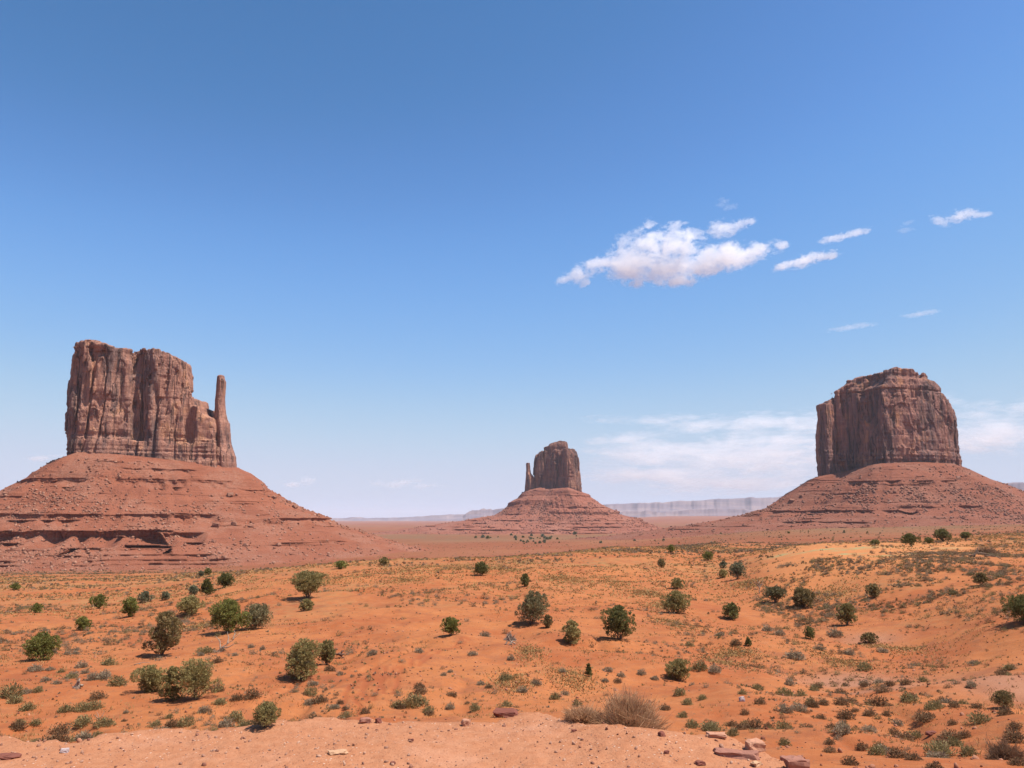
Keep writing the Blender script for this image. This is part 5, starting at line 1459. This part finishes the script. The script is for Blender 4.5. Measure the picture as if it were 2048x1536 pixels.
branches('dead_branch', 'bleached forked dead branches lying below the bushy bright green juniper',
         [[(430,1310,0),(440,1298,0.1),(452,1290,0.3),(462,1282,0.6),(474,1270,1.0)],[(440,1298,0.1),(436,1285,0.8),(426,1276,1.2)],[(452,1290,0.3),(452,1278,1.0),(448,1268,1.4)],[(444,1296,0.1),(458,1294,-0.5),(470,1288,-0.8)],[(434,1304,0),(426,1300,-0.6)],[(462,1282,0.6),(464,1272,1),(462,1266,1.3)],[(432,1306,0.4),(442,1304,-0.4),(447,1299,-0.6)]], 0.05, GREYWOOD, base=(440,1304))
branches('fallen_log', 'dark fallen log with stubs beside the smaller olive juniper',
         [[(652,1308,0),(664,1309,0.1),(676,1311,0.1),(688,1316,0)],[(664,1309,0),(670,1304,0.3),(674,1301,0.4)],[(676,1311,0),(682,1306,0.4),(686,1304,0.5)],[(680,1312,0),(688,1309,0.3)]], 0.10, DARKWOOD, 'log', base=(668,1318))
branches('dead_stump', 'weathered grey stump among shrubs on the lower left slope',
         [[(150,1378,0),(153,1368,0.1),(156,1358,0.1)],[(158,1378,0),(157,1368,0.0),(158,1360,0.2)],[(146,1376,0),(153,1372,0.3)],[(164,1372,0),(158,1370,0.1)],[(154,1380,-0.2),(156,1370,0)]], 0.085, GREYWOOD, 'stump', base=(154,1377))
branches('dead_branch', 'bare grey limbs poking out of the dead twig heap',
         [[(1010,1290,0),(1018,1278,0.2),(1022,1264,0.4)],[(1024,1290,0),(1020,1280,0),(1014,1270,0.3)],[(1030,1288,0),(1022,1284,0.2),(1012,1282,0.5)],[(1018,1291,-0.4),(1026,1282,0.2),(1034,1284,0.3)]], 0.055, GREYWOOD, base=(1020,1290))
branches('dead_tree', 'small bare dead tree in front of the dune foot',
         [[(1519,1187,0),(1519,1178,0),(1518,1170,0),(1516,1161,0)],[(1519,1178,0),(1524,1170,0.3),(1527,1163,0.4)],[(1518,1174,0),(1512,1167,0.3),(1509,1162,0.4)],[(1518,1170,0),(1521,1163,0.2)],[(1524,1170,0.3),(1529,1169,0.5)]], 0.075, GREYWOOD, 'dead tree', base=(1519,1187))
branches('dead_branch', 'brown dead boughs lying on the heap of dark brush at the dune end',
         [[(1940,1112,0),(1960,1106,0.3),(1985,1112,0.2)],[(1955,1104,0.4),(1975,1108,0.2),(2000,1116,0)],[(1948,1114,0),(1958,1100,0.5),(1962,1093,0.8)],[(1970,1112,0),(1990,1113,0.2),(2004,1119,0)]], 0.11, BARK, base=(1968,1118))
branches('dead_branch', 'thin dead stick lying on the sand below the tall brownish juniper',
         [[(268,1330,0),(278,1327,0.1),(290,1325,0.1),(300,1326,0)],[(278,1327,0.1),(282,1331,0)]], 0.03, GREYWOOD, base=(282,1329))
branches('dead_branch', 'bare pale branches sticking out of shrubs at the lower left',
         [[(196,1446,0),(196,1436,0.1),(190,1426,0.2)],[(197,1440,0.1),(203,1432,0.2),(205,1424,0.3)],[(195,1438,0),(186,1432,0.2)]], 0.02, GREYWOOD, base=(196,1448))

# ------------------------------------------------------------------ rocks on the gravel shelf
import bmesh
ROCK = {'red': make_rock_mat('dark red stone', (0.17, 0.055, 0.036), (0.22, 0.085, 0.06), 6, False),
        'mauve': make_rock_mat('mauve stone', (0.29, 0.125, 0.085), (0.34, 0.155, 0.105), 6, False),
        'pale': make_rock_mat('pale tan stone', (0.46, 0.26, 0.15), (0.50, 0.30, 0.17), 6, False),
        'pink': make_rock_mat('pink stone', (0.42, 0.20, 0.12), (0.47, 0.24, 0.15), 6, False),
        'grey': make_rock_mat('grey stone', (0.40, 0.30, 0.28), (0.46, 0.36, 0.33), 6, False)}
def rock(label, px, row, w, h, d, tone, seed, yaw=0.0, tiltx=0.0, box=0.75, y0=2.0, cat='rock', n=34):
    g = ground_hit(px, row, y0)
    k = g[1] / 1622.0
    r2 = np.random.default_rng(seed)
    P = r2.random((n, 3)) * 2 - 1
    P = np.sign(P) * np.abs(P) ** (1 - box * 0.75)
    P *= 1 / np.maximum(1, (np.abs(P) ** 4).sum(1) ** 0.25)[:, None]
    P = P * np.array([w / 2, d / 2, h / 2]) * k
    bm = bmesh.new()
    for p in P: bm.verts.new(p)
    bmesh.ops.convex_hull(bm, input=bm.verts)
    bmesh.ops.delete(bm, geom=[v for v in bm.verts if not v.link_faces], context='VERTS')
    bmesh.ops.subdivide_edges(bm, edges=bm.edges[:], cuts=2, use_grid_fill=True)
    bmesh.ops.triangulate(bm, faces=bm.faces[:])
    C = np.array([v.co[:] for v in bm.verts])
    sz = w * k
    off = 0.09 * sz * fbm(C[:, 0] / sz * 5 + seed, C[:, 1] / sz * 5, C[:, 2] / sz * 9, seed, 3)
    off = off + 0.055 * sz * np.floor(2 * vnoise(C[:, 0] / sz * 4, C[:, 1] / sz * 4, C[:, 2] / sz * 14, seed + 3)) / 2
    nrm = C / (np.linalg.norm(C, axis=1)[:, None] + 1e-9)
    C = C + nrm * off[:, None]
    for v, c in zip(bm.verts, C): v.co = c
    me = bpy.data.meshes.new('rock'); bm.to_mesh(me); bm.free()
    me.materials.append(ROCK[tone])
    o = link('rock', me, None, (g[0], g[1], g[2] + 0.26 * h * k))
    o.rotation_euler = (tiltx, 0, yaw)
    return tag(o, label, cat)
rock('grey red wedge of rock on the gravel shelf, larger of a pair', 730, 1447, 24, 13, 14, 'mauve', 1, 0.2, 0.1)
rock('small pointed red rock on the gravel shelf, right of the wedge', 757, 1447, 13, 13, 11, 'red', 2, 0.6)
rock('dark red overhanging rock at the rim of the gravel shelf', 1012, 1435, 52, 22, 34, 'red', 3, -0.1, 0.15)
rock('pink block half sunk in the shelf rim left of the big dry bush', 932, 1452, 18, 16, 16, 'pink', 4, 0.5)
rock('pale tan flat stone on the gravel shelf', 674, 1508, 46, 9, 20, 'pale', 5, 0.25, 0, 0.4)
rock('small grey stone on the gravel shelf near the left edge', 129, 1506, 17, 11, 12, 'grey', 6, 0.3)
rock('flat red slab showing at the left edge of the gravel shelf', 12, 1518, 56, 10, 30, 'red', 7, 0.1)
rock('small dark red rock behind the slabs right of the big dry bush', 1324, 1473, 15, 12, 12, 'red', 8, 0.4)
rock('little dark stone on the gravel below the big dry bush', 1148, 1464, 12, 5, 8, 'red', 9, 0.1)
rock('brown pebble stone on the gravel in front of the long slab', 1333, 1508, 12, 8, 9, 'red', 10)
rock('long mauve slab of rock on the right of the gravel shelf', 1476, 1515, 98, 17, 34, 'mauve', 11, -0.18, 0.1, 0.95)
rock('pinkish block with flat top behind the long mauve slab', 1510, 1502, 38, 26, 30, 'pink', 12, 0.3, 0, 0.95)
rock('mauve boulder cut by the bottom edge right of the shelf', 1592, 1540, 52, 32, 40, 'mauve', 13, 0.2, 0, 0.9, 2.0)
rock('pale broken stone at the bottom below the long slab', 1512, 1533, 26, 10, 16, 'pale', 14, 0.7)
rock('flat pink stone at the rim left of the pinkish block', 1432, 1474, 40, 10, 24, 'pink', 15, -0.1, 0, 0.9)
rock('small brown rock on the gravel left of the centre', 822, 1482, 12, 6, 8, 'red', 16)
rock('tiny dark stone near the bottom of the gravel shelf', 786, 1528, 11, 7, 8, 'red', 17)
rock('white stone standing on the sand among shrubs', 1484, 1403, 12, 13, 10, 'grey', 18, 0, 0, 0.6, 12.0)
rock('red rock at the right end of the long mauve slab', 1570, 1522, 20, 12, 14, 'mauve', 19)
rock('brown rock at the bottom edge below the long slab', 1400, 1530, 22, 9, 14, 'red', 20, 0.3)
rock('red broken ledge stone among shrubs at the lower right', 1863, 1470, 24, 9, 16, 'red', 22, 0.2, 0, 0.8, 12.0)

n = 5200                                         # chips of stone strewn over the shelf
c = -60 + 1760 * r_.random(n); Yd = 3.4 + 4.6 * r_.random(n) ** 0.8
ok = Yd < edge_dist(c) - 0.02
c, Yd = c[ok], Yd[ok]
x = (c - CX) * Yd / 1622.0
S = 0.0035 + 0.016 * r_.random(len(x)) ** 5
S *= 1 + 1.2 * sstep(1350, 1500, c) * r_.random(len(x))
V, Fc = scatter_rocks(np.stack([x, Yd, terrain_z(x, Yd) + 0.2 * S], -1), S, r_, 0.6)
n2 = 5200                                        # clods and stones on the sandy slope
Y2 = 10 + 70 * r_.random(n2); c2 = -60 + 2180 * r_.random(n2)
ok2 = (Y2 > edge_dist(c2) + 6) & (fbm((c2 - CX) * Y2 / 1622.0 / 6, Y2 / 6, seed=93, octaves=3) > -0.12)
Y2, c2 = Y2[ok2], c2[ok2]; x2 = (c2 - CX) * Y2 / 1622.0
S2 = 0.02 + 0.09 * r_.random(len(x2)) ** 4
V2, F2 = scatter_rocks(np.stack([x2, Y2, terrain_z(x2, Y2) + 0.2 * S2], -1), S2, r_, 0.6)
tag(link('stones', mesh_np('stones', V2, F2, make_rock_mat('slope stones', (0.16, 0.052, 0.03), (0.42, 0.19, 0.11), 4))), 'small stones and clods strewn over the orange sand', 'stones', kind='stuff')
CHIP = make_rock_mat('stone chips', (0.20, 0.08, 0.052), (0.46, 0.26, 0.17), 8)
tag(link('gravel', mesh_np('gravel', V, Fc, CHIP)), 'small stone chips strewn over the gravel shelf', 'gravel', kind='stuff')

# ------------------------------------------------------------------ boulders that can be told apart on the red slopes
bpy.context.view_layer.update()
BOULDERS = [('west', 432, 1053, 22, 'wide flat boulder low on the right of the tallest butte slope'), ('west', 468, 1049, 16, 'dark edged boulder right of the wide flat one'),
    ('west', 501, 1054, 15, 'squarish boulder at the middle right of the tallest butte slope'), ('west', 557, 1092, 16, 'pale pointed boulder near the foot of the tallest butte slope'),
    ('west', 491, 1092, 13, 'brown boulder near the foot of the slope, left of the pale pointed one'), ('west', 461, 991, 20, 'cluster sized rough boulder under the rock spire'),
    ('west', 548, 996, 14, 'boulder on the right skyline slope of the tallest butte'), ('west', 576, 1005, 14, 'boulder lower on the right skyline slope of the tallest butte'),
    ('west', 590, 1015, 16, 'flat pale boulder lowest on the right skyline slope of the tallest butte'), ('west', 427, 1084, 12, 'small pale boulder below the wide flat one'),
    ('merrick', 1903, 1025, 11, 'dark square boulder at the foot of the broad butte'), ('merrick', 1804, 976, 10, 'pale upright boulder below the ledge of the broad butte'),
    ('merrick', 1820, 986, 11, 'pale slanted boulder right of the upright one'), ('merrick', 1583, 1003, 16, 'dark blocky boulder on the left slope of the broad butte'),
    ('merrick', 1603, 993, 10, 'dark boulder above the blocky one on the left slope'), ('merrick', 1917, 958, 13, 'long pale boulder high on the right slope of the broad butte'),
    ('merrick', 1499, 1029, 8, 'small orange boulder low at the left end of the broad butte slope'), ('merrick', 1523, 1023, 9, 'orange boulder left on the broad butte slope'),
    ('merrick', 1969, 980, 11, 'pale boulder on the far right slope of the broad butte'), ('merrick', 1780, 1005, 9, 'brown boulder in the middle of the broad butte slope'),
    ('east', 1286, 1046, 5, 'dark upright rock at the right toe of the farthest butte'), ('east', 1185, 1018, 5, 'pale boulder on the slope of the farthest butte')]
TAL = {'west': west_talus, 'merrick': merrick_talus, 'east': east_talus}
for i, (key, px, row, w, lab) in enumerate(BOULDERS):
    w *= 0.72
    ob = TAL[key]
    o0 = Vector(ob.parent.location)
    d = (Vector(world_at(px, row, 1000.0)) - Vector((0, 0, EYE))).normalized()
    hit, loc, nrm, fi = ob.ray_cast(Vector((0, 0, EYE)) - o0, d)
    if not hit: continue
    loc = loc + o0
    k = loc.y / 1622.0
    r2 = np.random.default_rng(500 + i)
    v, f = ico(); bm = bmesh.new()
    P = (r2.random((26, 3)) * 2 - 1); P = np.sign(P) * np.abs(P) ** 0.55
    P *= 1 / np.maximum(1, (np.abs(P) ** 4).sum(1) ** 0.25)[:, None]
    P *= np.array([w * k / 2, w * k / 2, w * k * (0.30 + 0.12 * r2.random())])
    for p in P: bm.verts.new(p)
    bmesh.ops.convex_hull(bm, input=bm.verts)
    bmesh.ops.delete(bm, geom=[q for q in bm.verts if not q.link_faces], context='VERTS')
    me = bpy.data.meshes.new('boulder'); bm.to_mesh(me); bm.free(); me.materials.append(MAT_ROCKS[key])
    o = link('boulder', me, None, loc + Vector((0, 0, w * k * 0.12))); o.rotation_euler = (0.3 * r2.normal(), 0.3 * r2.normal(), r2.random() * 6)
    tag(o, lab, 'boulder')
